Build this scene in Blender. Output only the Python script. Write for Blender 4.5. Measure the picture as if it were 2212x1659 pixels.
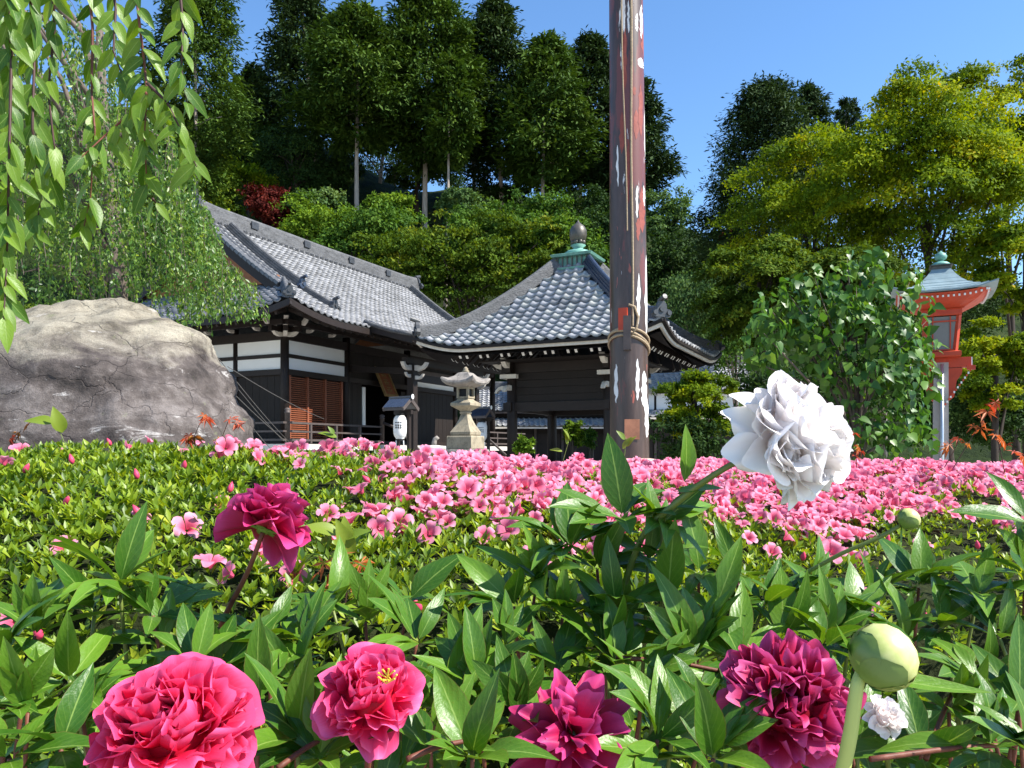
import bpy, math, random
import numpy as np
from mathutils import Vector, Matrix, noise as mnoise

for _o in list(bpy.data.objects):
    bpy.data.objects.remove(_o)

# ---------------------------------------------------------------- camera, sky, sun, exposure
F, U0, VH, CZ = 1671.0, 1106.0, 975.0, 1.2      # focal length, image centre, horizon (in a 2212 wide frame), eye height
sc = bpy.context.scene
col = sc.collection
cam = bpy.data.cameras.new('camera')
cam.sensor_width = 36.0
cam.lens = 36.0 * F / 2212.0
cam.shift_y = (VH - 829.5) / 2212.0
cam.clip_start = 0.05
cam.clip_end = 3000.0
camo = bpy.data.objects.new('camera', cam)
col.objects.link(camo)
camo.location = (0, 0, CZ)
camo.rotation_euler = (math.radians(90), 0, 0)
sc.camera = camo

SUN_EL, SUN_AZ = math.radians(48), math.radians(-19)     # azimuth counted from +X (the right), negative = towards the camera
TO_SUN = Vector((math.cos(SUN_EL) * math.cos(SUN_AZ), math.cos(SUN_EL) * math.sin(SUN_AZ), math.sin(SUN_EL)))
world = bpy.data.worlds.new('World')
sc.world = world
world.use_nodes = True
wn = world.node_tree
wn.nodes.clear()
wo = wn.nodes.new('ShaderNodeOutputWorld')
wb = wn.nodes.new('ShaderNodeBackground')
ws = wn.nodes.new('ShaderNodeTexSky')
ws.sky_type = 'NISHITA'
ws.sun_disc = False
ws.sun_elevation = SUN_EL
ws.sun_rotation = math.pi / 2 - SUN_AZ
ws.altitude = 100
ws.air_density = 1.0
ws.dust_density = 0.0
ws.ozone_density = 3.6
wb.inputs['Strength'].default_value = 0.105
wh = wn.nodes.new('ShaderNodeHueSaturation')
wh.inputs['Saturation'].default_value = 1.12
wh.inputs['Value'].default_value = 1.18
wn.links.new(ws.outputs[0], wh.inputs['Color'])
wn.links.new(wh.outputs[0], wb.inputs[0])
wn.links.new(wb.outputs[0], wo.inputs[0])
sl = bpy.data.lights.new('sun', 'SUN')
sl.energy = 5.0
sl.angle = math.radians(0.5)
sl.color = (1.0, 0.955, 0.88)
so = bpy.data.objects.new('sun', sl)
col.objects.link(so)
so.rotation_euler = TO_SUN.to_track_quat('Z', 'Y').to_euler()
so.location = (20, -5, 30)
sc.view_settings.view_transform = 'Standard'
sc.view_settings.look = 'None'
sc.view_settings.exposure = 1.12
sc.view_settings.gamma = 1.0
sc.view_settings.use_curve_mapping = False
sc.render.engine = 'CYCLES'
sc.cycles.max_bounces = 5
sc.cycles.diffuse_bounces = 4
sc.cycles.glossy_bounces = 2
sc.cycles.transmission_bounces = 3
sc.cycles.transparent_max_bounces = 8

def P(u, v, Y):
    """a point of the place: u, v in a 2212 x 1659 frame, Y metres in front of the camera"""
    return Vector(((u - U0) / F * Y, Y, CZ + (VH - v) / F * Y))

# ---------------------------------------------------------------- helpers
def link(name, me, parent=None, loc=None):
    o = bpy.data.objects.new(name, me)
    col.objects.link(o)
    if parent is not None:
        o.parent = parent
    if loc is not None:
        o.location = loc
    return o

def tag(o, label=None, cat=None, group=None, kind=None):
    if label: o['label'] = label
    if cat: o['category'] = cat
    if group: o['group'] = group
    if kind: o['kind'] = kind
    return o

def thing(name, label, cat, loc=(0, 0, 0), rz=0.0, group=None):
    o = link(name, None, None, loc)
    o.rotation_euler = (0, 0, rz)
    o.empty_display_size = 0.1
    return tag(o, label, cat, group)

class MB:
    """collects simple solids into one mesh"""
    def __init__(self):
        self.v, self.f = [], []
    def add(self, vs, fs):
        b = len(self.v)
        self.v += [tuple(x) for x in vs]
        self.f += [tuple(b + i for i in f) for f in fs]
        return self
    def box(self, c, s, rot=None):
        x, y, z = s[0] / 2, s[1] / 2, s[2] / 2
        vs = [Vector((sx * x, sy * y, sz * z)) for sz in (-1, 1) for sx, sy in ((-1, -1), (1, -1), (1, 1), (-1, 1))]
        if rot is not None:
            vs = [rot @ q for q in vs]
        c = Vector(c)
        return self.add([q + c for q in vs], [(0, 3, 2, 1), (4, 5, 6, 7), (0, 1, 5, 4), (1, 2, 6, 5), (2, 3, 7, 6), (3, 0, 4, 7)])
    def span(self, a, b):
        return self.box([(a[i] + b[i]) / 2 for i in range(3)], [abs(b[i] - a[i]) for i in range(3)])
    def beam(self, p0, p1, w, h, up=(0, 0, 1)):
        p0, p1 = Vector(p0), Vector(p1)
        d = (p1 - p0).normalized()
        s = d.cross(Vector(up)).normalized()
        n = s.cross(d)
        vs = [p + s * a * w / 2 + n * b * h / 2 for p in (p0, p1) for a, b in ((-1, -1), (1, -1), (1, 1), (-1, 1))]
        return self.add(vs, [(0, 1, 2, 3), (7, 6, 5, 4), (0, 4, 5, 1), (1, 5, 6, 2), (2, 6, 7, 3), (3, 7, 4, 0)])
    def tube(self, pts, rad, n=8, cap=True):
        pts = [Vector(p) for p in pts]
        if not hasattr(rad, '__len__'):
            rad = [rad] * len(pts)
        ref = Vector((0.3, 0.9, 0.2)).normalized()
        vs, fs = [], []
        for i, p in enumerate(pts):
            d = (pts[min(i + 1, len(pts) - 1)] - pts[max(i - 1, 0)]).normalized()
            s = d.cross(ref)
            if s.length < 1e-3:
                s = d.cross(Vector((1, 0, 0)))
            s.normalize()
            t = d.cross(s)
            for k in range(n):
                a = 2 * math.pi * k / n
                vs.append(p + (s * math.cos(a) + t * math.sin(a)) * rad[i])
        for i in range(len(pts) - 1):
            for k in range(n):
                fs.append((i * n + k, i * n + (k + 1) % n, (i + 1) * n + (k + 1) % n, (i + 1) * n + k))
        if cap:
            fs.append(tuple(range(n))[::-1])
            fs.append(tuple((len(pts) - 1) * n + k for k in range(n)))
        return self.add(vs, fs)
    def loft(self, rings, cap=True):
        n = len(rings[0])
        vs = [p for r in rings for p in r]
        fs = []
        for i in range(len(rings) - 1):
            for k in range(n):
                fs.append((i * n + k, i * n + (k + 1) % n, (i + 1) * n + (k + 1) % n, (i + 1) * n + k))
        if cap:
            fs.append(tuple(range(n))[::-1])
            fs.append(tuple((len(rings) - 1) * n + k for k in range(n)))
        return self.add(vs, fs)
    def lathe(self, prof, n=20, c=(0, 0, 0), rot=0.0):
        """prof: list of (radius, z)"""
        rings = [[(c[0] + r * math.cos(2 * math.pi * k / n + rot), c[1] + r * math.sin(2 * math.pi * k / n + rot), c[2] + z) for k in range(n)] for r, z in prof]
        return self.loft(rings)
    def squares(self, prof, c=(0, 0, 0)):
        """prof: list of (half width, z): a square turned body"""
        return self.loft([[(c[0] + sx * h, c[1] + sy * h, c[2] + z) for sx, sy in ((-1, -1), (1, -1), (1, 1), (-1, 1))] for h, z in prof])
    def sheet(self, grid):
        n, m = len(grid), len(grid[0])
        return self.add([p for r in grid for p in r], [(i * m + j, i * m + j + 1, (i + 1) * m + j + 1, (i + 1) * m + j) for i in range(n - 1) for j in range(m - 1)])
    def sweep(self, path, prof, up=(0, 0, 1)):
        """prof: closed outline (side, up) carried along the path"""
        path = [Vector(p) for p in path]
        up = Vector(up)
        rings = []
        for i, p in enumerate(path):
            d = (path[min(i + 1, len(path) - 1)] - path[max(i - 1, 0)]).normalized()
            s = d.cross(up).normalized()
            n = s.cross(d)
            rings.append([p + s * a + n * b for a, b in prof])
        return self.loft(rings)
    def mesh(self, name, mat=None, smooth=False):
        me = bpy.data.meshes.new(name)
        me.from_pydata(self.v, [], self.f)
        if mat: me.materials.append(mat)
        if smooth:
            me.polygons.foreach_set('use_smooth', [True] * len(me.polygons))
        me.update()
        return me
    def build(self, name, mat, parent=None, smooth=False, kind=None, label=None):
        return tag(link(name, self.mesh(name, mat, smooth), parent), label=label, kind=kind)

def np_mesh(name, V, T, mat, attrs=None, uv=None, smooth=False):
    """fast triangle mesh from arrays"""
    me = bpy.data.meshes.new(name)
    n, t = len(V), len(T)
    me.vertices.add(n); me.loops.add(t * 3); me.polygons.add(t)
    me.vertices.foreach_set('co', np.ascontiguousarray(V, dtype=np.float32).ravel())
    me.loops.foreach_set('vertex_index', np.ascontiguousarray(T, dtype=np.int32).ravel())
    me.polygons.foreach_set('loop_start', np.arange(0, t * 3, 3, dtype=np.int32))
    me.polygons.foreach_set('loop_total', np.full(t, 3, dtype=np.int32))
    if smooth:
        me.polygons.foreach_set('use_smooth', np.ones(t, dtype=bool))
    me.update(calc_edges=True)
    for k, a in (attrs or {}).items():
        at = me.attributes.new(k, 'FLOAT', 'POINT')
        at.data.foreach_set('value', np.ascontiguousarray(a, dtype=np.float32).ravel())
    if uv is not None:
        l = me.uv_layers.new(name='UVMap')
        l.data.foreach_set('uv', np.ascontiguousarray(uv[np.asarray(T).ravel()], dtype=np.float32).ravel())
    if mat: me.materials.append(mat)
    return me

def nrmz(a):
    return a / np.maximum(np.linalg.norm(a, axis=-1, keepdims=True), 1e-9)

def scatter(name, tm, pos, axis, nrm, size, tint, mat, grad=None, smooth=False):
    """one mesh of many leaves: tm = (verts (side, along, normal), triangles)"""
    Tv, Tf = np.asarray(tm[0], float), np.asarray(tm[1], int)
    pos = np.asarray(pos, float); N, k = len(pos), len(Tv)
    a = nrmz(np.asarray(axis, float))
    n = np.asarray(nrm, float)
    n = nrmz(n - (n * a).sum(1, keepdims=True) * a)
    s = np.cross(a, n)
    size = np.broadcast_to(np.asarray(size, float), (N,))[:, None, None]
    V = pos[:, None, :] + size * (Tv[None, :, 0, None] * s[:, None, :] + Tv[None, :, 1, None] * a[:, None, :] + Tv[None, :, 2, None] * n[:, None, :])
    T = (Tf[None] + (np.arange(N) * k)[:, None, None]).reshape(-1, 3)
    attrs = {'tint': np.repeat(np.broadcast_to(np.asarray(tint, float), (N,)), k)}
    if grad is not None:
        attrs['grad'] = np.tile(np.asarray(grad, float), N)
    return np_mesh(name, V.reshape(-1, 3), T, mat, attrs, smooth=smooth)

# ---------------------------------------------------------------- materials
class NT:
    def __init__(self, name):
        self.m = bpy.data.materials.new(name)
        self.m.use_nodes = True
        self.t = self.m.node_tree
        self.t.nodes.clear()
        self.out = self.n('ShaderNodeOutputMaterial')
    def n(self, typ, **kw):
        nd = self.t.nodes.new(typ)
        for k, v in kw.items():
            setattr(nd, k, v)
        return nd
    def l(self, a, b):
        self.t.links.new(a, b)
    def val(self, nd, i, v):
        if hasattr(v, 'default_value') or isinstance(v, bpy.types.NodeSocket):
            self.l(v, nd.inputs[i])
        else:
            nd.inputs[i].default_value = v
    def math(self, op, a, b=None, c=None):
        nd = self.n('ShaderNodeMath', operation=op)
        self.val(nd, 0, a)
        if b is not None: self.val(nd, 1, b)
        if c is not None: self.val(nd, 2, c)
        return nd.outputs[0]
    def attr(self, name):
        return self.n('ShaderNodeAttribute', attribute_name=name).outputs['Fac']
    def coord(self, kind='Object'):
        return self.n('ShaderNodeTexCoord').outputs[kind]
    def mapping(self, vec, scale=(1, 1, 1), loc=(0, 0, 0), rot=(0, 0, 0)):
        m = self.n('ShaderNodeMapping')
        self.l(vec, m.inputs[0])
        m.inputs['Scale'].default_value = scale
        m.inputs['Location'].default_value = loc
        m.inputs['Rotation'].default_value = rot
        return m.outputs[0]
    def noise(self, vec, scale=5, detail=4, rough=0.55, dist=0.0):
        nd = self.n('ShaderNodeTexNoise')
        if vec is not None: self.l(vec, nd.inputs['Vector'])
        nd.inputs['Scale'].default_value = scale
        nd.inputs['Detail'].default_value = detail
        nd.inputs['Roughness'].default_value = rough
        nd.inputs['Distortion'].default_value = dist
        return nd.outputs['Fac']
    def ramp(self, fac, stops, interp='LINEAR'):
        nd = self.n('ShaderNodeValToRGB')
        nd.color_ramp.interpolation = interp
        el = nd.color_ramp.elements
        while len(el) < len(stops): el.new(0.5)
        for e, (p, c) in zip(el, stops):
            e.position = p
            e.color = (c, c, c, 1) if not hasattr(c, '__len__') else (c[0], c[1], c[2], 1)
        self.l(fac, nd.inputs[0])
        return nd.outputs[0]
    def mix(self, fac, a, b, blend='MIX'):
        nd = self.n('ShaderNodeMixRGB', blend_type=blend)
        for i, v in ((0, fac), (1, a), (2, b)):
            if isinstance(v, bpy.types.NodeSocket): self.l(v, nd.inputs[i])
            elif hasattr(v, '__len__'): nd.inputs[i].default_value = (v[0], v[1], v[2], 1)
            else: nd.inputs[i].default_value = v
        return nd.outputs[0]
    def bump(self, h, strength=0.3, dist=0.01):
        nd = self.n('ShaderNodeBump')
        nd.inputs['Strength'].default_value = strength
        nd.inputs['Distance'].default_value = dist
        self.l(h, nd.inputs['Height'])
        return nd.outputs[0]
    def bsdf(self, color, rough=0.6, spec=0.5, metal=0.0, normal=None, transl=0.0, tcol=None, sheen=0.0):
        b = self.n('ShaderNodeBsdfPrincipled')
        for i, v in (('Base Color', color), ('Roughness', rough), ('Specular IOR Level', spec), ('Metallic', metal)):
            if isinstance(v, bpy.types.NodeSocket): self.l(v, b.inputs[i])
            elif hasattr(v, '__len__'): b.inputs[i].default_value = (v[0], v[1], v[2], 1)
            else: b.inputs[i].default_value = v
        if normal is not None: self.l(normal, b.inputs['Normal'])
        sh = b.outputs[0]
        if transl > 0:
            t = self.n('ShaderNodeBsdfTranslucent')
            tc = tcol if tcol is not None else color
            if isinstance(tc, bpy.types.NodeSocket): self.l(tc, t.inputs[0])
            else: t.inputs[0].default_value = (tc[0], tc[1], tc[2], 1)
            mx = self.n('ShaderNodeMixShader')
            mx.inputs[0].default_value = transl
            self.l(sh, mx.inputs[1]); self.l(t.outputs[0], mx.inputs[2])
            sh = mx.outputs[0]
        self.l(sh, self.out.inputs[0])
        return self.m

def leaf_mat(name, stops, rough=0.5, spec=0.35, transl=0.3, tmul=(1.5, 1.4, 0.5), rnd=0.0, bumpy=0.0):
    t = NT(name)
    fac = t.attr('tint')
    if rnd:
        r = t.n('ShaderNodeObjectInfo').outputs['Random']
        fac = t.math('ADD', t.math('MULTIPLY', fac, 1 - rnd), t.math('MULTIPLY', r, rnd))
    c = t.ramp(fac, stops)
    tc = t.mix(1.0, c, tmul, 'MULTIPLY')
    return t.bsdf(c, rough, spec, transl=transl, tcol=tc)

def plain(name, color, rough=0.6, spec=0.4, nscale=6, var=0.25, bump=0.15, stretch=(1, 1, 1), metal=0.0, bdist=0.01):
    t = NT(name)
    v = t.mapping(t.coord(), stretch)
    nz = t.noise(v, nscale, 6, 0.6)
    big = t.noise(v, nscale * 0.18, 3, 0.5)
    f = t.math('ADD', t.math('MULTIPLY', nz, 0.6), t.math('MULTIPLY', big, 0.4))
    lo = tuple(x * (1 - var) for x in color); hi = tuple(min(1, x * (1 + var)) for x in color)
    c = t.ramp(f, [(0.3, lo), (0.7, hi)])
    return t.bsdf(c, rough, spec, metal, normal=t.bump(nz, bump, bdist))

M = {}
M['wood_dark'] = plain('dark_weathered_wood', (0.013, 0.0085, 0.0065), 0.65, 0.3, 9, 0.45, 0.25, (3, 3, 0.4))
M['wood_beam'] = plain('brown_black_timber', (0.017, 0.0105, 0.008), 0.6, 0.35, 9, 0.4, 0.2, (1, 1, 1))
M['wood_red'] = plain('red_brown_wood', (0.24, 0.075, 0.036), 0.55, 0.35, 10, 0.35, 0.2, (2, 2, 1))
M['wood_orange'] = plain('orange_brown_gable_wood', (0.30, 0.115, 0.042), 0.6, 0.3, 8, 0.3, 0.2)
M['wood_grey'] = plain('grey_rail_wood', (0.075, 0.058, 0.052), 0.6, 0.4, 10, 0.3, 0.2)
M['plaster'] = plain('white_plaster', (0.80, 0.79, 0.76), 0.8, 0.2, 2.5, 0.04, 0.05)
M['pale_paint'] = plain('aged_white_paint', (0.62, 0.57, 0.50), 0.7, 0.3, 9, 0.18, 0.1)
M['white_paint'] = plain('white_paint', (0.78, 0.77, 0.73), 0.6, 0.3, 9, 0.06, 0.05)
M['mortar'] = plain('pale_stone_edge', (0.55, 0.53, 0.48), 0.8, 0.2, 6, 0.15, 0.1)
M['ridge'] = plain('grey_ridge_tile', (0.095, 0.095, 0.096), 0.6, 0.4, 16, 0.7, 0.7, (1, 1, 2.5), bdist=0.03)
M['ridge_dark'] = plain('dark_ridge_tile', (0.045, 0.047, 0.05), 0.4, 0.5, 14, 0.4, 0.4)
M['glaze'] = plain('dark_blue_glazed_tile', (0.035, 0.042, 0.062), 0.22, 0.6, 12, 0.3, 0.15)
M['verdigris'] = plain('verdigris_copper', (0.13, 0.30, 0.24), 0.55, 0.5, 9, 0.4, 0.2)
M['bronze'] = plain('dark_bronze', (0.085, 0.075, 0.06), 0.45, 0.6, 12, 0.5, 0.3, metal=0.4)
M['verm'] = plain('vermilion_paint', (0.47, 0.052, 0.018), 0.5, 0.4, 7, 0.24, 0.10)
M['white'] = plain('white_enamel', (0.8, 0.8, 0.78), 0.5, 0.4, 8, 0.05, 0.03)
M['black'] = plain('black_ink', (0.012, 0.012, 0.012), 0.6, 0.3)
M['gold'] = plain('dull_gold', (0.24, 0.15, 0.055), 0.5, 0.5, 12, 0.4)
M['steel'] = plain('galvanised_pipe', (0.55, 0.56, 0.58), 0.35, 0.6, 10, 0.15, 0.03, metal=0.8)
M['rope'] = plain('straw_rope', (0.33, 0.25, 0.16), 0.85, 0.2, 60, 0.35, 0.5)
M['wire'] = plain('grey_wire', (0.10, 0.095, 0.09), 0.6, 0.4)
M['earth'] = plain('garden_soil', (0.07, 0.05, 0.035), 0.9, 0.1, 9, 0.5, 0.6, bdist=0.03)
M['bark'] = plain('grey_bark', (0.12, 0.095, 0.075), 0.85, 0.2, 6, 0.45, 0.6, (2.5, 2.5, 0.5), bdist=0.03)
M['bark_pale'] = plain('pale_cedar_bark', (0.36, 0.30, 0.25), 0.85, 0.2, 5, 0.4, 0.6, (2.5, 2.5, 0.4), bdist=0.05)
M['bark_dark'] = plain('dark_bark', (0.045, 0.034, 0.026), 0.85, 0.2, 7, 0.4, 0.5, (2, 2, 0.5), bdist=0.02)
M['paper'] = NT('white_lantern_paper').bsdf((0.86, 0.85, 0.82), 0.7, 0.2, transl=0.25)

def stone_mat(name, base, stain, scale=5, rough=0.85):
    t = NT(name)
    v = t.coord()
    a = t.noise(v, scale, 8, 0.65)
    b = t.noise(v, scale * 5, 5, 0.7)
    f = t.math('ADD', t.math('MULTIPLY', a, 0.65), t.math('MULTIPLY', b, 0.35))
    c = t.ramp(f, [(0.32, stain), (0.5, base), (0.72, tuple(min(1, x * 1.25) for x in base))])
    return t.bsdf(c, rough, 0.2, normal=t.bump(f, 0.5, 0.015))
M['stone'] = stone_mat('lantern_granite', (0.30, 0.255, 0.18), (0.11, 0.092, 0.066), 7)
M['stone_grey'] = stone_mat('grey_granite', (0.24, 0.215, 0.19), (0.10, 0.088, 0.08), 6)
M['gravel'] = stone_mat('courtyard_gravel', (0.36, 0.34, 0.30), (0.20, 0.18, 0.15), 9)
M['footing'] = stone_mat('pinkish_concrete', (0.52, 0.34, 0.29), (0.34, 0.22, 0.19), 6)

def tile_mat():
    t = NT('silver_grey_roof_tile')
    f = t.attr('tint')
    c = t.ramp(f, [(0.0, (0.075, 0.077, 0.082)), (0.45, (0.19, 0.193, 0.205)), (0.85, (0.33, 0.333, 0.35)), (1.0, (0.38, 0.38, 0.34))])
    v = t.coord()
    nz = t.noise(v, 22, 5, 0.65)
    c = t.mix(t.ramp(nz, [(0.42, 0.0), (0.62, 0.55)]), c, (0.10, 0.10, 0.095))
    r = t.math('ADD', t.math('MULTIPLY', nz, 0.3), 0.32)
    return t.bsdf(c, r, 0.7, normal=t.bump(nz, 0.2, 0.01))
M['tile'] = tile_mat()

def pole_mat():
    t = NT('peeling_brown_pole_paint')
    v = t.coord()
    base = t.ramp(t.noise(t.mapping(v, (6, 6, 0.8)), 2.5, 7, 0.68), [(0.3, (0.036, 0.021, 0.017)), (0.55, (0.072, 0.045, 0.036)), (0.75, (0.12, 0.082, 0.068))])
    # red undercoat shows in tall patches, mostly higher up
    zz = t.n('ShaderNodeSeparateXYZ'); t.l(v, zz.inputs[0])
    hi = t.ramp(t.math('MULTIPLY', zz.outputs[2], 0.125), [(0.38, 0.0), (0.56, 0.135)])
    rn = t.math('ADD', t.noise(t.mapping(v, (4.0, 4.0, 0.75), (3.1, 0.4, 0)), 1.6, 5, 0.6), hi)
    c = t.mix(t.ramp(rn, [(0.60, 0.0), (0.63, 0.85)]), base, (0.15, 0.045, 0.036))
    rn2 = t.noise(t.mapping(v, (7, 7, 1.3), (7.7, 2.4, 1)), 1.7, 4, 0.6)
    c = t.mix(t.ramp(rn2, [(0.655, 0.0), (0.67, 1.0)]), c, (0.34, 0.085, 0.055))
    wn_ = t.noise(t.mapping(v, (6.0, 6.0, 0.72), (1.3, 5.4, 2.2)), 1.7, 6, 0.62, 0.15)
    wf = t.ramp(wn_, [(0.640, 0.0), (0.650, 1.0)])
    c = t.mix(wf, c, t.ramp(t.noise(t.mapping(v, (8, 8, 1.5)), 3, 4, 0.6), [(0.35, (0.40, 0.37, 0.36)), (0.6, (0.72, 0.71, 0.69))]))
    return t.bsdf(c, 0.38, 0.5, normal=t.bump(wf, 0.35, 0.004))
M['pole'] = pole_mat()

def boulder_mat():
    t = NT('weathered_boulder')
    v = t.coord()
    a = t.noise(t.mapping(v, (0.8, 0.8, 2.0), rot=(0, 0.35, 0)), 1.6, 9, 0.62, 0.5)
    b = t.noise(v, 9, 8, 0.68)
    f = t.math('ADD', t.math('MULTIPLY', a, 0.6), t.math('MULTIPLY', b, 0.4))
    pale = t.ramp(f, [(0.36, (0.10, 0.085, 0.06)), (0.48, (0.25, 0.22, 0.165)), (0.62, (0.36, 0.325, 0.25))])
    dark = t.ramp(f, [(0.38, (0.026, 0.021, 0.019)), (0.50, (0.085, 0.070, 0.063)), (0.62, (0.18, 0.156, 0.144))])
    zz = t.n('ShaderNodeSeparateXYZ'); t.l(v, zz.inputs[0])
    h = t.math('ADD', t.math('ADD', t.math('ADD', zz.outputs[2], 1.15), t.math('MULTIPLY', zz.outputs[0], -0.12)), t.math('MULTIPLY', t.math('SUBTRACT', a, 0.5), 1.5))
    c = t.mix(t.ramp(t.math('MULTIPLY', h, 0.25), [(0.455, 0.0), (0.56, 1.0)]), dark, pale)  # dark foot below a pale top: stain, with some shade painted in
    w = t.noise(t.mapping(v, (0.8, 0.8, 2.6), (2.1, 0, 4.4), (0, -0.3, 0)), 1.9, 10, 0.72, 0.8)
    c = t.mix(t.ramp(w, [(0.60, 0.0), (0.68, 0.85)]), c, (0.56, 0.53, 0.50))
    s = t.noise(v, 26, 6, 0.8)
    c = t.mix(t.ramp(s, [(0.62, 0.0), (0.74, 0.55)]), c, (0.60, 0.57, 0.53))
    k = t.noise(t.mapping(v, (0.7, 0.7, 2.4), (5, 1, 2), (0, 0.25, 0)), 2.6, 8, 0.7, 1.2)
    crack = t.ramp(t.math('ABSOLUTE', t.math('SUBTRACT', k, 0.5)), [(0.0, 0.35), (0.010, 0.0)])
    c = t.mix(crack, c, (0.07, 0.055, 0.05))
    gr = t.noise(v, 70, 4, 0.75)
    c = t.mix(t.ramp(gr, [(0.30, 0.55), (0.52, 0.0)]), c, (0.05, 0.042, 0.037))
    vo = t.n('ShaderNodeTexVoronoi', feature='DISTANCE_TO_EDGE')
    wp = t.n('ShaderNodeMixRGB'); wp.inputs[0].default_value = 0.35
    wc = t.n('ShaderNodeTexNoise'); wc.inputs['Scale'].default_value = 2.0; wc.inputs['Detail'].default_value = 6
    t.l(v, wc.inputs['Vector']); t.l(t.mapping(v, (0.7, 0.7, 1.3)), wp.inputs[1]); t.l(wc.outputs['Color'], wp.inputs[2])
    t.l(wp.outputs[0], vo.inputs['Vector']); vo.inputs['Scale'].default_value = 2.4
    cr = t.ramp(vo.outputs['Distance'], [(0.0, 0.6), (0.012, 0.0)])
    c = t.mix(t.math('MULTIPLY', cr, t.ramp(b, [(0.45, 0.0), (0.6, 1.0)])), c, (0.05, 0.04, 0.035))
    li = t.noise(t.mapping(v, (1, 1, 1), (4, 4, 4)), 3.2, 8, 0.75)
    c = t.mix(t.ramp(li, [(0.60, 0.0), (0.66, 0.5)]), c, (0.16, 0.17, 0.09))
    hgt = t.math('ADD', t.math('SUBTRACT', f, t.math('MULTIPLY', cr, 0.25)), t.math('MULTIPLY', gr, 0.10))
    return t.bsdf(c, 0.85, 0.25, normal=t.bump(hgt, 1.0, 0.06))
M['boulder'] = boulder_mat()

# foliage colours (real leaf reflectance)
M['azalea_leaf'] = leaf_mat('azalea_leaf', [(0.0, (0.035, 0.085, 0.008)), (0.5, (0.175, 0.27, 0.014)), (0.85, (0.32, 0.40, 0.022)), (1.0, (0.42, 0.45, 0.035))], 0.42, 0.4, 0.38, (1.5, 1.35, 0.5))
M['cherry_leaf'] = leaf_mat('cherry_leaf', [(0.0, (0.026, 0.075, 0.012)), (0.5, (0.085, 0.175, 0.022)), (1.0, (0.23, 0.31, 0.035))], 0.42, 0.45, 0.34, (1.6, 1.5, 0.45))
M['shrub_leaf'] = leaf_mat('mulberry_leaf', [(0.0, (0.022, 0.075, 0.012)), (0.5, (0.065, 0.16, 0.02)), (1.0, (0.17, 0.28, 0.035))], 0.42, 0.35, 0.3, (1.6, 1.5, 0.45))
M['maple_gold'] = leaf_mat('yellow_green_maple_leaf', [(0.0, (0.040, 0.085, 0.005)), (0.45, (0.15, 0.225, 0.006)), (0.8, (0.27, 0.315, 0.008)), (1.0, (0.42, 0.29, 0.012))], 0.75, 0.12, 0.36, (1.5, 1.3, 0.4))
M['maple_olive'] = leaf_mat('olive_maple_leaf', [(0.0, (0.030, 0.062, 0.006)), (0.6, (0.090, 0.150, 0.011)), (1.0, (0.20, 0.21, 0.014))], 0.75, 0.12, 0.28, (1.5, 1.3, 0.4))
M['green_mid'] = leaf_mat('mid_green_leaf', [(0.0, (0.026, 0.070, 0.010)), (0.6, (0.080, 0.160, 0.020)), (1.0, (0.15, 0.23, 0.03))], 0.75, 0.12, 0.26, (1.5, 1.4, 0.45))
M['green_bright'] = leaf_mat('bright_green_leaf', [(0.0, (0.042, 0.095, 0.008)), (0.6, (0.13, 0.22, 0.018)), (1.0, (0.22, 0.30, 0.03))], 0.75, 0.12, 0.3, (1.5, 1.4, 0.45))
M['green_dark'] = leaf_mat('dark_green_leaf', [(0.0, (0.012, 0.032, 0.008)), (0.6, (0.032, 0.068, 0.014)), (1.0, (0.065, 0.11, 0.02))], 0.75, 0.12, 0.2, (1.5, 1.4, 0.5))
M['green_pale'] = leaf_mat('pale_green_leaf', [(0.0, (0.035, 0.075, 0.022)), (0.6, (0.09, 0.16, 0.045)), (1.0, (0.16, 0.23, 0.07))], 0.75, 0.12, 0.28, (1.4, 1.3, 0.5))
M['red_leaf'] = leaf_mat('dark_red_maple_leaf', [(0.0, (0.035, 0.006, 0.005)), (0.6, (0.10, 0.014, 0.010)), (1.0, (0.17, 0.035, 0.015))], 0.75, 0.12, 0.25, (1.6, 0.9, 0.6))
M['conifer'] = leaf_mat('cypress_spray', [(0.0, (0.024, 0.052, 0.008)), (0.6, (0.060, 0.112, 0.014)), (1.0, (0.11, 0.16, 0.020))], 0.75, 0.12, 0.12, (1.3, 1.3, 0.5))
M['conifer_deep'] = leaf_mat('dark_cypress_spray', [(0.0, (0.013, 0.029, 0.010)), (0.6, (0.034, 0.064, 0.017)), (1.0, (0.062, 0.095, 0.024))], 0.75, 0.12, 0.1, (1.3, 1.3, 0.5))
M['grass'] = leaf_mat('grass_blade', [(0.0, (0.03, 0.07, 0.01)), (1.0, (0.12, 0.19, 0.03))], 0.5, 0.3, 0.25)
M['seedling'] = leaf_mat('red_maple_seedling_leaf', [(0.0, (0.30, 0.035, 0.022)), (0.5, (0.42, 0.085, 0.03)), (1.0, (0.45, 0.22, 0.05))], 0.5, 0.35, 0.35, (1.4, 0.9, 0.5), rnd=0.8)
M['seedling_green'] = leaf_mat('fresh_green_leaf', [(0.0, (0.12, 0.20, 0.02)), (1.0, (0.26, 0.32, 0.03))], 0.45, 0.4, 0.35, (1.4, 1.2, 0.5), rnd=0.8)
M['stem_red'] = plain('red_peony_stem', (0.15, 0.050, 0.030), 0.55, 0.3, 60, 0.5, 0.15)
M['stem_green'] = plain('green_peony_stem', (0.13, 0.17, 0.035), 0.45, 0.4, 20, 0.2, 0.05)
M['stem_dark'] = plain('dark_red_twig', (0.05, 0.022, 0.016), 0.6, 0.3, 20, 0.3, 0.1)
M['stem_lime'] = plain('pale_lime_stem', (0.42, 0.48, 0.13), 0.45, 0.4, 14, 0.12, 0.05)

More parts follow.
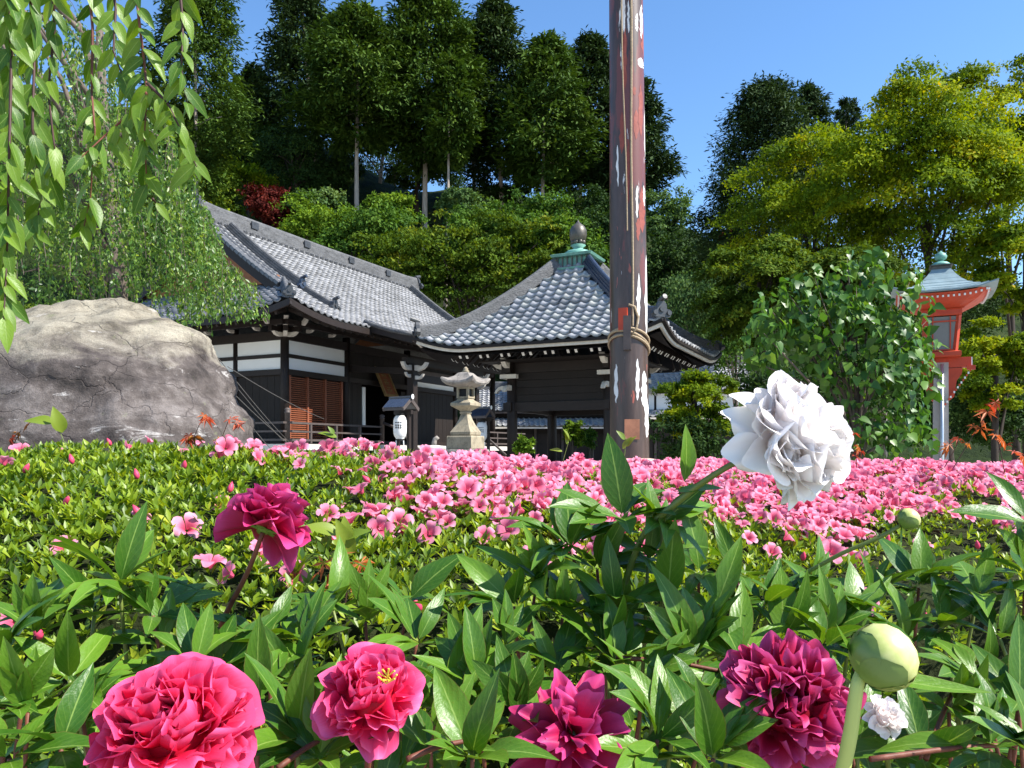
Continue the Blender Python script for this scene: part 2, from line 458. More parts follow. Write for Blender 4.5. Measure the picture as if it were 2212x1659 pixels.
def big_leaf_mat(name, dark, light, vein, transl, tmul, rough=0.36):
    """leaf with a midrib and side veins, from the leaf's own u (across) and v (along)"""
    t = NT(name)
    uv = t.n('ShaderNodeUVMap').outputs[0]
    sp = t.n('ShaderNodeSeparateXYZ'); t.l(uv, sp.inputs[0])
    x = t.math('ABSOLUTE', t.math('SUBTRACT', sp.outputs[0], 0.5))
    r = t.n('ShaderNodeObjectInfo').outputs['Random']
    nz = t.noise(t.mapping(uv, (2, 5, 1)), 3, 4, 0.6)
    f = t.math('ADD', t.math('MULTIPLY', r, 0.65), t.math('MULTIPLY', nz, 0.4))
    c = t.ramp(f, [(0.15, dark), (0.95, light)])
    side = t.math('SINE', t.math('SUBTRACT', t.math('MULTIPLY', sp.outputs[1], 46.0), t.math('MULTIPLY', x, 34.0)))
    sv = t.ramp(side, [(0.90, 0.0), (1.0, 0.18)])
    mid = t.ramp(x, [(0.012, 0.8), (0.035, 0.0)])
    vf = t.math('MAXIMUM', sv, mid)
    c2 = t.mix(vf, c, vein)
    edge = t.ramp(x, [(0.47, 0.0), (0.5, 0.6)])
    c2 = t.mix(edge, c2, (0.16, 0.08, 0.03))
    hb = t.math('ADD', t.math('MULTIPLY', side, 0.14), t.math('MULTIPLY', nz, 1.6))
    return t.bsdf(c2, rough, 0.36, normal=t.bump(hb, 0.25, 0.0012), transl=transl, tcol=t.mix(1.0, c2, tmul, 'MULTIPLY'))
M['peony_leaf'] = big_leaf_mat('peony_leaf', (0.028, 0.095, 0.008), (0.115, 0.230, 0.018), (0.22, 0.33, 0.07), 0.22, (1.8, 1.6, 0.3), 0.36)
M['cherry_near'] = big_leaf_mat('near_cherry_leaf', (0.045, 0.125, 0.012), (0.19, 0.31, 0.028), (0.26, 0.37, 0.10), 0.42, (1.7, 1.5, 0.35), 0.4)

def petal_mat(name, base, mid, edge, transl, rough=0.5, rnd=0.25):
    t = NT(name)
    uv = t.n('ShaderNodeUVMap').outputs[0]
    sp = t.n('ShaderNodeSeparateXYZ'); t.l(uv, sp.inputs[0])
    st = t.noise(t.mapping(uv, (38, 1.0, 1)), 1.0, 4, 0.7)
    r = t.n('ShaderNodeObjectInfo').outputs['Random']
    f = t.math('ADD', t.math('ADD', sp.outputs[1], t.math('MULTIPLY', t.math('SUBTRACT', st, 0.5), 0.35)), t.math('MULTIPLY', t.math('SUBTRACT', r, 0.5), rnd))
    c = t.ramp(f, [(0.0, base), (0.5, mid), (0.82, tuple(0.6 * m_ + 0.4 * e_ for m_, e_ in zip(mid, edge))), (1.02, edge)])
    return t.bsdf(c, rough, 0.3, normal=t.bump(st, 0.25, 0.001), transl=transl, tcol=c)
M['petal_hot'] = petal_mat('hot_pink_petal', (0.50, 0.003, 0.020), (0.78, 0.018, 0.090), (0.86, 0.12, 0.30), 0.38)
M['petal_pink'] = petal_mat('bright_pink_petal', (0.52, 0.004, 0.026), (0.78, 0.020, 0.11), (0.86, 0.14, 0.34), 0.38)
M['petal_magenta'] = petal_mat('magenta_petal', (0.26, 0.002, 0.016), (0.44, 0.008, 0.065), (0.60, 0.06, 0.24), 0.32)
M['petal_deep'] = petal_mat('deep_crimson_petal', (0.22, 0.002, 0.010), (0.40, 0.007, 0.045), (0.60, 0.07, 0.24), 0.32)
M['petal_white'] = petal_mat('blush_white_petal', (0.90, 0.74, 0.67), (0.95, 0.89, 0.865), (0.98, 0.94, 0.92), 0.26)
def bud_mat():
    t = NT('pale_green_bud')
    v = t.coord()
    zz = t.n('ShaderNodeSeparateXYZ'); t.l(v, zz.inputs[0])
    f = t.math('ADD', t.math('MULTIPLY', zz.outputs[2], 24.0), t.math('MULTIPLY', t.noise(v, 160, 4, 0.6), 0.5))
    c = t.ramp(t.math('ADD', f, 0.3), [(0.0, (0.12, 0.21, 0.03)), (0.5, (0.34, 0.41, 0.09)), (1.0, (0.60, 0.56, 0.26))])
    return t.bsdf(c, 0.38, 0.45)
M['bud'] = bud_mat()
M['sepal'] = plain('green_sepal', (0.13, 0.20, 0.035), 0.4, 0.5, 16, 0.25, 0.1)
M['stamen'] = plain('yellow_stamen', (0.75, 0.48, 0.05), 0.6, 0.3)

def azalea_mat():
    t = NT('pink_azalea_petal')
    g = t.attr('grad'); ti = t.attr('tint')
    r = t.n('ShaderNodeObjectInfo').outputs['Random']
    c = t.ramp(g, [(0.0, (0.62, 0.045, 0.10)), (0.34, (0.76, 0.13, 0.22)), (0.62, (0.84, 0.30, 0.43)), (1.0, (0.87, 0.47, 0.60))])
    c = t.mix(t.math('MULTIPLY', t.math('ADD', ti, r), 0.32), c, (0.76, 0.13, 0.25))
    return t.bsdf(c, 0.5, 0.25, transl=0.4, tcol=c)
M['azalea'] = azalea_mat()
M['azalea_bud'] = plain('azalea_bud', (0.62, 0.05, 0.12), 0.5, 0.3)
# ---------------------------------------------------------------- ground and hillside
def interp(x, xs, ys):
    return float(np.interp(x, xs, ys))
CREST_U = [-300, 0, 450, 700, 900, 1300, 1480, 1560, 1750, 2212, 2500]
CREST_V = [150, 190, 240, 330, 408, 425, 478, 530, 585, 625, 640]
def hill_z(X, Y):
    if Y < 42: return 0.0
    u = U0 + F * X / Y
    zc = 1.2 + (VH - interp(u, CREST_U, CREST_V)) * 75.0 / F
    t = min(1.0, max(0.0, (Y - 44.0) / 31.0))
    z = zc * (t * t * (3 - 2 * t) * 0.55 + t * 0.45)
    if Y > 75: z -= (Y - 75) * 0.25
    return max(0.0, z + 0.5 * math.sin(X * 0.45) * math.sin(Y * 0.4) * t)

g = MB()
g.sheet([[(x, y, 0.0) for x in (-1500, -60, 60, 1500)] for y in (-1500, -20, 43, 1500)])
tag(g.build('ground', M['gravel']), kind='structure')
g = MB()
g.sheet([[(-4.5 + 10.5 * j / 20, 0.2 + 5.2 * i / 12, 0.02 + 0.03 * mnoise.noise((i * 0.7, j * 0.5, 3))) for j in range(21)] for i in range(13)])
tag(g.build('flower_bed_soil', M['earth'], smooth=True), kind='structure')
def hill():
    t = NT('wooded_hill_ground')
    v = t.coord()
    f = t.noise(v, 0.5, 8, 0.7)
    c = t.ramp(f, [(0.35, (0.010, 0.018, 0.006)), (0.55, (0.028, 0.045, 0.010)), (0.75, (0.06, 0.075, 0.018))])
    m = t.bsdf(c, 0.9, 0.1, normal=t.bump(t.noise(v, 2.5, 6, 0.7), 1.0, 0.4))
    g = MB()
    g.sheet([[(x, y, hill_z(x, y) - 0.05) for x in np.linspace(-75, 80, 70)] for y in np.concatenate([np.linspace(43, 80, 30), np.linspace(85, 200, 8)])])
    tag(g.build('hillside', m, smooth=True), kind='structure')
hill()

# ---------------------------------------------------------------- tiles
def tile_template(w, l):
    xs = [-0.5, -0.40, -0.28, -0.14, 0.05, 0.27, 0.5]
    zs = [0.034, 0.052, 0.042, 0.014, 0.0, 0.006, 0.034]
    V, T = [], []
    for row in range(3):
        for x, z in zip(xs, zs):
            yl = 0.10 * l * (2 * abs(x)) ** 2
            if row == 0: V.append((x * w, l * 1.14, z))
            elif row == 1: V.append((x * w, yl, z + 0.046))
            else: V.append((x * w, yl + 0.006, z - 0.006))
    n = len(xs)
    for r in range(2):
        for i in range(n - 1):
            a, b, c, d = r * n + i, r * n + i + 1, (r + 1) * n + i + 1, (r + 1) * n + i
            T += [(a, d, c), (a, c, b)]
    return np.array(V), np.array(T)

def tile_face(S, a0, a1, w, e0, e1, l, ok):
    out = []
    n = max(1, round((a1 - a0) / w))
    for i in range(n):
        a = a0 + (i + 0.5) * (a1 - a0) / n
        e = e0
        while e < e1:
            p = S(a, e)
            up = (S(a, e + 0.04) - p).normalized()
            if ok(a, e + 0.5 * l):
                ta = (S(a + 0.04, e) - S(a - 0.04, e)).normalized()
                nn = ta.cross(up)
                if nn.z < 0:
                    ta = -ta
                    nn = ta.cross(up)
                nn.normalize()
                ta = up.cross(nn)
                out.append((p, ta, up, nn))
            e += l * math.sqrt(max(0.05, 1 - up.z ** 2))
    return out

def lay_tiles(tiles, w, l, root, parent, rng, n_single=300, name='roof_tile', t0=0.0, t1=1.0):
    """the nearest tiles are objects of their own, the rest one mesh"""
    V, T = tile_template(w, l)
    Rz = Matrix.Translation(root.location) @ Matrix.Rotation(root.rotation_euler.z, 4, 'Z')
    tiles = sorted(tiles, key=lambda q: (Rz @ q[0]).xy.length)
    var = []
    for k in range(10):
        t = rng.uniform(t0, t1)
        var.append(np_mesh(name, V, T, M['tile'], {'tint': np.full(len(V), t)}, smooth=False))
    for p, ta, up, nn in tiles[:n_single]:
        o = link(name, rng.choice(var), parent)
        j = rng.gauss(0, 0.006)
        m = Matrix((ta, up, nn)).transposed().to_4x4()
        m = m @ Matrix.Rotation(rng.gauss(0, 0.018), 4, 'Z') @ Matrix.Rotation(rng.gauss(0, 0.02), 4, 'Y')
        m.translation = p + nn * (0.004 + abs(j)) + ta * j
        o.matrix_local = m
    rest = tiles[n_single:]
    if rest:
        pos = np.array([q[0] + q[3] * rng.uniform(0.0, 0.012) for q in rest])
        ax = np.array([q[2] for q in rest]); nr = np.array([q[3] + q[1] * rng.gauss(0, 0.02) for q in rest])
        ti = np.array([rng.uniform(t0, t1) for _ in rest])
        tag(link('roof_tiles', scatter('roof_tiles', (V, T), pos, ax, nr, 1.0, ti, M['tile']), parent), kind='stuff')

RIDGE = [(-0.19, -0.12), (0.19, -0.12), (0.19, 0.10), (0.15, 0.10), (0.15, 0.22), (0.12, 0.22), (0.12, 0.34), (0.09, 0.34), (0.085, 0.40), (0.05, 0.45), (0, 0.47),
         (-0.05, 0.45), (-0.085, 0.40), (-0.09, 0.34), (-0.12, 0.34), (-0.12, 0.22), (-0.15, 0.22), (-0.15, 0.10), (-0.19, 0.10)]
def scaled(prof, a, b):
    return [(x * a, y * b) for x, y in prof]

def oni(name, mat, parent, p, d, s):
    """ridge-end ornament facing d (horizontal): shouldered plate with a curl on each side and a round boss on top"""
    d = Vector((d[0], d[1], 0)).normalized(); sd = Vector((-d.y, d.x, 0))
    out = [(-0.30, 0), (-0.36, 0.12), (-0.30, 0.25), (-0.19, 0.27), (-0.17, 0.42), (-0.10, 0.52), (0, 0.60), (0.10, 0.52), (0.17, 0.42), (0.19, 0.27), (0.30, 0.25), (0.36, 0.12), (0.30, 0)]
    b = MB()
    p = Vector(p)
    ring = lambda k: [p + d * k * s + sd * x * s + Vector((0, 0, z * s)) for x, z in out]
    b.loft([ring(-0.07), ring(0.07)])
    b.tube([p + Vector((0, 0, 0.56 * s)) - d * 0.1 * s, p + Vector((0, 0, 0.66 * s)) + d * 0.26 * s], 0.085 * s, 10)
    for k in (-1, 1):
        b.tube([p + sd * k * 0.26 * s + Vector((0, 0, 0.14 * s)) - d * 0.02, p + sd * k * 0.26 * s + Vector((0, 0, 0.14 * s)) + d * 0.13 * s], 0.085 * s, 8)
    b.tube([p + Vector((0, 0, 0.26 * s)), p + Vector((0, 0, 0.26 * s)) + d * 0.12 * s], 0.10 * s, 8)
    return b.build(name, mat, parent)

def nosing(parent, p, d, s=1.0, mat=None, flip=1):
    """painted beam end with an upturned curl"""
    p, d = Vector(p), Vector(d).normalized()
    sd = Vector((-d.y, d.x, 0))
    out = [(-0.02, -0.07), (0.14, -0.075), (0.24, -0.045), (0.31, 0.02), (0.36, 0.11), (0.30, 0.12), (0.25, 0.06), (0.18, 0.02), (0.10, 0.055), (-0.02, 0.06)]
    r = lambda k: [p + sd * k * s + d * x * s + Vector((0, 0, flip * z * s)) for x, z in out]
    return MB().loft([r(-0.05), r(0.05)]).build('beam_nosing', mat or M['pale_paint'], parent)

TH = math.radians(64)          # the temple's axes: local x runs away to the right, local y away to the left

# ---------------------------------------------------------------- main hall
def build_hall():
    rng = random.Random(11)
    c0 = P(615, 975, 23.0)
    R = thing('temple_hall', 'dark timber temple hall with white plaster bands and long grey tiled gable roof', 'temple hall', (c0.x, c0.y, 0), TH)
    LX, LY, ZV = 13.4, 7.8, 1.42
    ZE, D, RISE, OX = 4.93, 5.9, 3.85, 2.0
    def zf(e, c):
        s = e / D
        return ZE + RISE * (0.68 * s + 0.32 * s * s) + 0.34 * max(0.0, 1 - c / 2.4) ** 2 * (1 - s) ** 2
    def S_right(a, e): return Vector((a, -OX + e, zf(e, max(0, min(a + OX, LX + OX - a)))))
    def S_left(a, e): return Vector((-OX + e, a, zf(e, max(0, min(a + OX, LY + OX - a)))))
    def S_back(a, e): return Vector((a, LY + OX - e, zf(e, max(0, min(a + OX, LX + OX - a)))))
    def S_far(a, e): return Vector((LX + OX - e, a, zf(e, max(0, min(a + OX, LY + OX - a)))))
    # base, veranda, steps
    MB().span((-0.6, -0.6, 0), (LX + 0.6, LY + 0.6, 0.5)).build('stone_base', M['stone_grey'], R)
    MB().span((-1.30, -1.30, 1.30), (LX + 1.3, LY + 1.3, ZV)).build('veranda_floor', M['wood_grey'], R)
    MB().span((-1.42, -1.42, 1.235), (LX + 1.42, -1.303, 1.40)).build('veranda_edge', M['mortar'], R)
    MB().span((-1.42, -1.30, 1.235), (-1.303, LY + 1.42, 1.40)).build('veranda_edge', M['mortar'], R)
    for i in range(8):
        MB().span((-1.2 + i * 2.15, -1.2, 0), (-1.05 + i * 2.15, -1.05, 1.3)).build('veranda_post', M['wood_dark'], R)
        if i < 5: MB().span((-1.2, 0.4 + i * 1.95, 0), (-1.05, 0.55 + i * 1.95, 1.3)).build('veranda_post', M['wood_dark'], R)
    for i in range(5):
        MB().span((3.5, -1.45 - 0.3 * (i + 1), 0), (9.0, -1.45 - 0.3 * i, 1.15 - 0.23 * i)).build('step', M['wood_grey'], R)
    # pillars
    px = [0, 2.9, 6.5, 10.0, 13.4]
    py = [0, 1.95, 3.9, 5.85, 7.8]
    for x in px:
        MB().tube([(x, 0, ZV), (x, 0, 4.95)], 0.125, 14).build('pillar', M['wood_beam'], R, smooth=True)
    for y in py[1:]:
        MB().tube([(0, y, ZV), (0, y, 4.95)], 0.085, 12).build('pillar', M['wood_beam'], R, smooth=True)
    # side (left) wall and front (right) wall
    for i in range(4):
        y0, y1 = py[i], py[i + 1]
        for z0, z1 in ((3.65, 4.0), (4.11, 4.52)):
            MB().span((-0.02, y0 + 0.09, z0), (0.06, y1 - 0.09, z1)).build('plaster_panel', M['plaster'], R)
        for k in range(6):
            MB().span((0.0, y0 + 0.1 + k * 0.295, ZV), (0.05, y0 + 0.1 + k * 0.295 + 0.285, 3.5)).build('wall_board', M['wood_dark'], R)
    for z0, z1, o in ((3.48, 3.65, 0.10), (4.0, 4.11, 0.06), (4.52, 4.78, 0.10), (1.42, 1.56, 0.10)):
        MB().span((-o, -0.02, z0), (o, LY, z1)).build('wall_beam', M['wood_beam'], R)
        MB().span((-o + 0.003, -o - 0.003, z0 + 0.003), (LX if z0 > 4.2 else 10.1, o - 0.03, z1 + 0.003)).build('wall_beam', M['wood_beam'], R)
    for z0, z1 in ((3.65, 4.0), (4.11, 4.52)):
        MB().span((0.13, -0.02, z0), (2.78, 0.05, z1)).build('plaster_panel', M['plaster'], R)
    MB().span((6.63, -0.02, 3.655), (9.88, 0.05, 3.997)).build('plaster_panel', M['plaster'], R)
    MB().span((6.4, -0.16, 4.12), (10.1, -0.03, 4.28)).build('wall_beam', M['wood_grey'], R)
    for a, b, z0, z1 in ((2.9, 6.5, 3.65, 4.52), (6.63, 9.9, 4.11, 4.52), (10.0, 13.4, 4.11, 4.52), (6.6, 9.95, 1.5, 3.5), (2.95, 3.75, 1.5, 3.5)):
        n = max(1, round((b - a) / 0.3))
        for k in range(n):
            w = (b - a) / n
            MB().span((a + k * w + 0.004, 0.0, z0), (a + (k + 1) * w - 0.004, 0.05, z1)).build('wall_board', M['wood_dark'], R)
    # dim interior behind the entrance
    MB().span((0.2, LY - 0.1, 1.42), (10.1, LY, 4.9)).build('inner_wall', M['wood_dark'], R)
    MB().span((10.05, 0.1, 1.42), (10.15, LY - 0.12, 4.9)).build('inner_wall', M['wood_dark'], R)
    MB().span((2.9, 2.6, 1.42), (6.9, 2.7, 4.6)).build('inner_wall', M['wood_dark'], R)
    MB().span((6.85, 0.1, 1.42), (6.9, 2.6, 4.6)).build('inner_wall', M['wood_dark'], R)
    MB().span((2.85, 0.1, 1.42), (2.9, 2.6, 4.6)).build('inner_wall', M['wood_dark'], R)
    MB().span((0.2, 0.3, 4.55), (13.2, 7.6, 4.62)).build('ceiling', M['wood_dark'], R)
    MB().span((3.78, 0.0, 2.1), (3.95, 0.06, 3.4)).build('white_curtain', M['plaster'], R)
    MB().span((6.1, 0.0, 1.5), (6.4, 0.05, 3.4)).build('wall_board', M['wood_dark'], R)
    # slatted shutters in the first bay
    MB().span((0.15, 0.04, 1.5), (2.75, 0.07, 3.5)).build('shutter_backing', M['wood_dark'], R)
    sx = [0.17, 0.97, 1.80, 2.62]
    for i in range(4):
        MB().span((sx[i] - 0.035, -0.06, 1.5), (sx[i] + 0.035, 0.035, 3.48)).build('shutter_stile', M['wood_red'], R)
    slat = [MB().box((0, 0, 0), (w, 0.035, 0.026), Matrix.Rotation(0.5, 3, 'X')).mesh('shutter_slat', M['wood_red']) for w in (0.73, 0.76, 0.75)]
    for i in range(3):
        for k in range(31):
            o = link('shutter_slat', slat[i], R)
            o.location = ((sx[i] + sx[i + 1]) / 2, -0.01, 1.55 + k * 0.0625)
    # railing
    def cap_post(x, y, z0, z1, r):
        b = MB().lathe([(r, z0), (r, z1 - 0.16), (r * 1.15, z1 - 0.155), (r * 1.15, z1 - 0.12), (r * 0.8, z1 - 0.115), (r * 1.2, z1 - 0.06), (r * 0.9, z1 - 0.02), (0.01, z1)], 12, (x, y, 0))
        b.build('railing_post', M['wood_grey'], R, smooth=True)
    cap_post(-1.15, -1.15, ZV, 2.42, 0.075)
    cap_post(3.3, -1.15, ZV, 2.42, 0.075); cap_post(9.2, -1.15, ZV, 2.42, 0.075)
    for x in (-0.2, 0.95, 2.1, 10.4, 11.6, 12.8):
        MB().box((x, -1.15, 1.70), (0.07, 0.07, 0.54)).build('railing_post', M['wood_grey'], R)
    for y in (0.2, 1.7, 3.2, 4.7, 6.2):
        MB().box((-1.15, y, 1.70), (0.07, 0.07, 0.54)).build('railing_post', M['wood_grey'], R)
    for z, h in ((2.0, 0.055), (1.76, 0.05), (1.52, 0.06)):
        for a, b in (((-1.35, -1.15, z), (3.3, -1.15, z)), ((9.2, -1.15, z), (14.4, -1.15, z)), ((-1.148, -1.35, z + 0.004), (-1.148, 8.8, z + 0.004))):
            MB().beam(a, b, 0.06, h).build('rail', M['wood_grey'], R)
    MB().tube([(3.3, -1.15, 2.15), (3.32, -1.6, 2.0), (3.34, -2.2, 1.55), (3.36, -2.8, 1.05)], 0.045, 8).build('stair_rail', M['wood_grey'], R, smooth=True)
    MB().tube([(9.2, -1.15, 2.15), (9.18, -1.6, 2.0), (9.16, -2.2, 1.55), (9.14, -2.8, 1.05)], 0.045, 8).build('stair_rail', M['wood_grey'], R, smooth=True)
    # bracket work under the eaves
    for d in ((-1, 0, 0), (0, -1, 0), (-0.7, -0.7, 0)):
        dv = Vector(d)
        b0 = Vector((0, 0, 0))
        nosing(R, b0 + dv * 0.12 + Vector((0, 0, 4.68)), d, 1.15)
        nosing(R, b0 + dv * 0.42 + Vector((0, 0, 4.96)), d, 1.3)
        MB().beam(b0 + Vector((0, 0, 4.80)), b0 + dv * 0.62 + Vector((0, 0, 4.80)), 0.13, 0.16).build('bracket_arm', M['wood_beam'], R)
    for x in (0.85, 1.9):
        nosing(R, (x, -0.12, 4.88), (0, -1, 0), 0.8)
    for y in (0.9, 1.95, 2.9):
        nosing(R, (-0.12, y, 4.88), (-1, 0, 0), 0.8)
    MB().span((-0.62, -0.70, 4.86), (LX + 0.6, -0.55, 5.0)).build('eave_purlin', M['wood_beam'], R)
    MB().span((-0.70, -0.55, 4.863), (-0.55, LY + 0.6, 5.003)).build('eave_purlin', M['wood_beam'], R)
    # roof decks, soffit and rafters
    def deck(S, a0, a1, e1, n, dz, clipc, name, mat):
        grid = []
        for i in range(13):
            e = e1 * i / 12
            lo, hi = (a0 + e, a1 - e) if clipc(e) else (a0 + 2.35, a1 - 2.35)
            grid.append([S(lo + (hi - lo) * j / n, e) + Vector((0, 0, dz)) for j in range(n + 1)])
        MB().sheet(grid).build(name, mat, R, smooth=True)
    hipped = lambda e: e < 2.36
    deck(S_right, -OX, LX + OX, D, 40, -0.01, hipped, 'roof_deck', M['ridge'])
    deck(S_back, -OX, LX + OX, D, 40, -0.01, hipped, 'roof_deck', M['ridge'])
    deck(S_left, -OX, LY + OX, 2.7, 20, -0.01, lambda e: True, 'roof_deck', M['ridge'])
    deck(S_far, -OX, LY + OX, 2.7, 20, -0.01, lambda e: True, 'roof_deck', M['ridge'])
    for S, a1 in ((S_right, LX + OX), (S_left, LY + OX)):
        deck(S, -OX + 0.02, a1 - 0.02, 2.1, 30, -0.20, lambda e: True, 'eave_soffit', M['wood_dark'])
        path = [S(-OX + (a1 + OX) * j / 40, 0.03) + Vector((0, 0, -0.12)) for j in range(41)]
        MB().sweep(path, [(-0.03, -0.085), (0.03, -0.085), (0.03, 0.085), (-0.03, 0.085)]).build('eave_fascia', M['wood_beam'], R)
        n = int((a1 + OX - 1) / 0.36)
        for k in range(n):
            a = -OX + 0.6 + k * 0.36
            em = min(1.9, a + OX - 0.1, a1 - a - 0.1)
            if em < 0.4: continue
            p0, p1 = S(a, 0.12) + Vector((0, 0, -0.26)), S(a, em) + Vector((0, 0, -0.28))
            MB().beam(p0, p1, 0.07, 0.09).build('rafter', M['wood_beam'], R)
    # tiles
    XG = 0.35
    W, L_ = 0.27, 0.235
    ok_main = lambda a, e: (a > XG and a < LX - XG) or e < min(a + OX, LX + OX - a) - 0.05
    tiles = tile_face(S_right, -OX + 0.02, LX + OX - 0.02, W, 0.0, D - 0.15, L_, ok_main)
    tiles += tile_face(S_left, -OX + 0.02, LY + OX - 0.02, W, 0.0, 2.5, L_, lambda a, e: e < min(a + OX, LY + OX - a) - 0.05)
    # canopy over the steps
    KX0, KX1, KE = 1.56, 8.7, 1.75
    def S_kohai(a, e):
        z1 = zf(0.35, 5)
        s = e / KE
        return Vector((a, -OX + 0.25 - KE + e, z1 - 0.60 + 0.42 * s + 0.20 * s * s + 0.13 * max(0, 1 - min(a - KX0, KX1 - a) / 1.0) ** 2 * (1 - s)))
    tiles += tile_face(S_kohai, KX0 + 0.1, KX1 - 0.1, W, 0.0, KE, L_, lambda a, e: True)
    lay_tiles(tiles, W, L_, R, R, rng, 300, t0=-0.1, t1=0.5)
    for dz, nm, mt in ((-0.01, 'canopy_deck', M['ridge']), (-0.16, 'canopy_soffit', M['wood_dark'])):
        MB().sheet([[S_kohai(KX0 + (KX1 - KX0) * j / 12, KE * i / 5) + Vector((0, 0, dz)) for j in range(13)] for i in range(6)]).build(nm, mt, R)
    MB().sweep([S_kohai(KX0 + (KX1 - KX0) * j / 16, 0.02) + Vector((0, 0, -0.10)) for j in range(17)], [(-0.03, -0.08), (0.03, -0.08), (0.03, 0.08), (-0.03, 0.08)]).build('canopy_fascia', M['wood_beam'], R)
    for xe in (KX0, KX1):
        for q, zz in ((0.0, 0.05), (0.24, 0.06)):
            xx = xe + (q if xe == KX0 else -q)
            MB().tube([S_kohai(xx, KE * i / 6) + Vector((0, 0, zz)) for i in range(7)], 0.075, 8).build('verge_roll', M['glaze'] if q else M['ridge'], R, smooth=True)
        MB().beam(S_kohai(xe, 0) + Vector((0, 0, -0.12)), S_kohai(xe, KE) + Vector((0, 0, -0.12)), 0.05, 0.2).build('barge_board', M['wood_beam'], R)
    oni('ridge_ornament', M['ridge_dark'], R, S_kohai(KX0 + 0.24, 0.02) + Vector((0, 0, 0.05)), (0, -1), 0.45)
    for x in (3.05, 7.2):
        MB().span((x - 0.12, -2.62, 0), (x + 0.12, -2.38, 4.0)).build('canopy_pillar', M['wood_beam'], R)
        nosing(R, (x - 0.12, -2.5, 3.86), (-1, 0, 0), 1.3); nosing(R, (x + 0.12, -2.5, 3.86), (1, 0, 0), 1.3)
        nosing(R, (x, -2.62, 3.86), (0, -1, 0), 1.3); nosing(R, (x - 0.12, -2.5, 3.60), (-1, 0, 0), 0.8)
        nosing(R, (x, -2.62, 3.55), (0, -1, 0), 0.9); nosing(R, (x + 0.12, -2.5, 3.60), (1, 0, 0), 0.8)
        MB().beam((x, -2.4, 3.75), (x, -0.1, 3.95), 0.14, 0.2).build('tie_beam', M['wood_beam'], R)
    MB().span((2.6, -2.60, 3.96), (7.65, -2.40, 4.16)).build('canopy_beam', M['wood_beam'], R)
    MB().span((2.95, -2.58, 3.45), (7.3, -2.42, 3.68)).build('canopy_beam', M['wood_beam'], R)
    # ridges
    zr = zf(D, 9)
    MB().sweep([(XG - 0.05, 3.9, zr + 0.07), (XG + 0.7, 3.9, zr + 0.01), (6.7, 3.9, zr - 0.02), (LX - XG - 0.7, 3.9, zr + 0.01), (LX - XG + 0.05, 3.9, zr + 0.07)], scaled(RIDGE, 1.0, 1.15)).build('main_ridge', M['ridge'], R)
    oni('ridge_ornament', M['ridge_dark'], R, (XG - 0.1, 3.9, zr + 0.08), (-1, 0), 0.95)
    oni('ridge_ornament', M['ridge_dark'], R, (LX - XG + 0.1, 3.9, zr + 0.08), (1, 0), 0.95)
    for x in (2.6, 5.3, 8.0, 10.6):
        MB().span((x - 0.16, 3.69, zr + 0.16), (x + 0.16, 3.74, zr + 0.40)).build('ridge_crest', M['ridge_dark'], R)
    end = MB().tube([(0, 0, 0), (0, 0.10, 0.05)], 0.07, 8).mesh('ridge_end_tile', M['tile'])
    for k in range(44):
        o = link('ridge_end_tile', end, R); o.location = (XG + 0.35 + k * 0.283, 3.64, zr - 0.10)
    for sgn, xb in ((1, 0.0), (-1, LX)):
        X = lambda x: xb + sgn * x
        def on(x, y, dz): return S_right(X(x), y + OX) + Vector((0, 0, dz))
        MB().sweep([on(1.3, 3.62 - 3.1 * i / 10, 0.06) for i in range(11)], scaled(RIDGE, 0.62, 0.62)).build('descending_ridge', M['ridge'], R)
        oni('ridge_ornament', M['glaze'], R, on(1.3, 0.45, 0.08), (0, -1), 0.62)
        MB().sweep([on(1.3, 0.40 - 1.15 * i / 6, 0.03) for i in range(7)], scaled(RIDGE, 0.55, 0.45)).build('descending_ridge', M['ridge'], R)
        oni('ridge_ornament', M['ridge_dark'], R, on(1.3, -0.82, 0.02), (0, -1), 0.62)
        hp = [Vector((X(-OX + e), -OX + e, zf(e, e) + 0.06)) for e in np.linspace(2.45, 0.12, 9)]
        MB().sweep(hp, scaled(RIDGE, 0.6, 0.55)).build('hip_ridge', M['ridge'], R)
        oni('ridge_ornament', M['ridge_dark'], R, hp[-1], (-sgn, -1), 0.5)
        hp = [Vector((X(-OX + e), LY + OX - e, zf(e, e) + 0.06)) for e in np.linspace(2.45, 0.12, 9)]
        MB().sweep(hp, scaled(RIDGE, 0.6, 0.55)).build('hip_ridge', M['ridge'], R)
        for x in (0.62, 0.88):
            MB().tube([on(x, 3.6 - 3.2 * i / 9, 0.075) for i in range(10)], 0.065, 8).build('verge_roll', M['tile'], R, smooth=True)
        vt = MB().box((0, 0, 0), (0.30, 0.19, 0.10)).mesh('verge_tile', M['tile'])
        for k in range(19):
            y = 3.75 - k * 0.178
            p = on(0.35, y, 0.05); q = on(0.35, y - 0.1, 0.05)
            o = link('verge_tile', vt, R)
            d = (q - p).normalized()
            o.location = p; o.rotation_euler = (math.atan2(-d.z, -d.y) + 0.12, 0, 0)
        for side in (1, -1):
            pts = [on(0.36, 3.9 - 3.5 * i / 10, -0.17) for i in range(11)]
            if side < 0: pts = [Vector((p.x, 2 * 3.9 - p.y, p.z)) for p in pts]
            MB().sweep(pts, [(-0.03, -0.16), (0.03, -0.16), (0.03, 0.12), (-0.03, 0.12)]).build('barge_board', M['wood_beam'], R)
        tri = [on(0.85, 3.9 - 3.4 * i / 8, -0.05) for i in range(9)]
        ring = [Vector((p.x, p.y, p.z)) for p in tri] + [Vector((p.x, 7.8 - p.y, p.z)) for p in tri[::-1][:-1]]
        b = MB(); b.add(ring, [tuple(range(len(ring)))])
        b.build('gable_wall', M['wood_orange'], R)
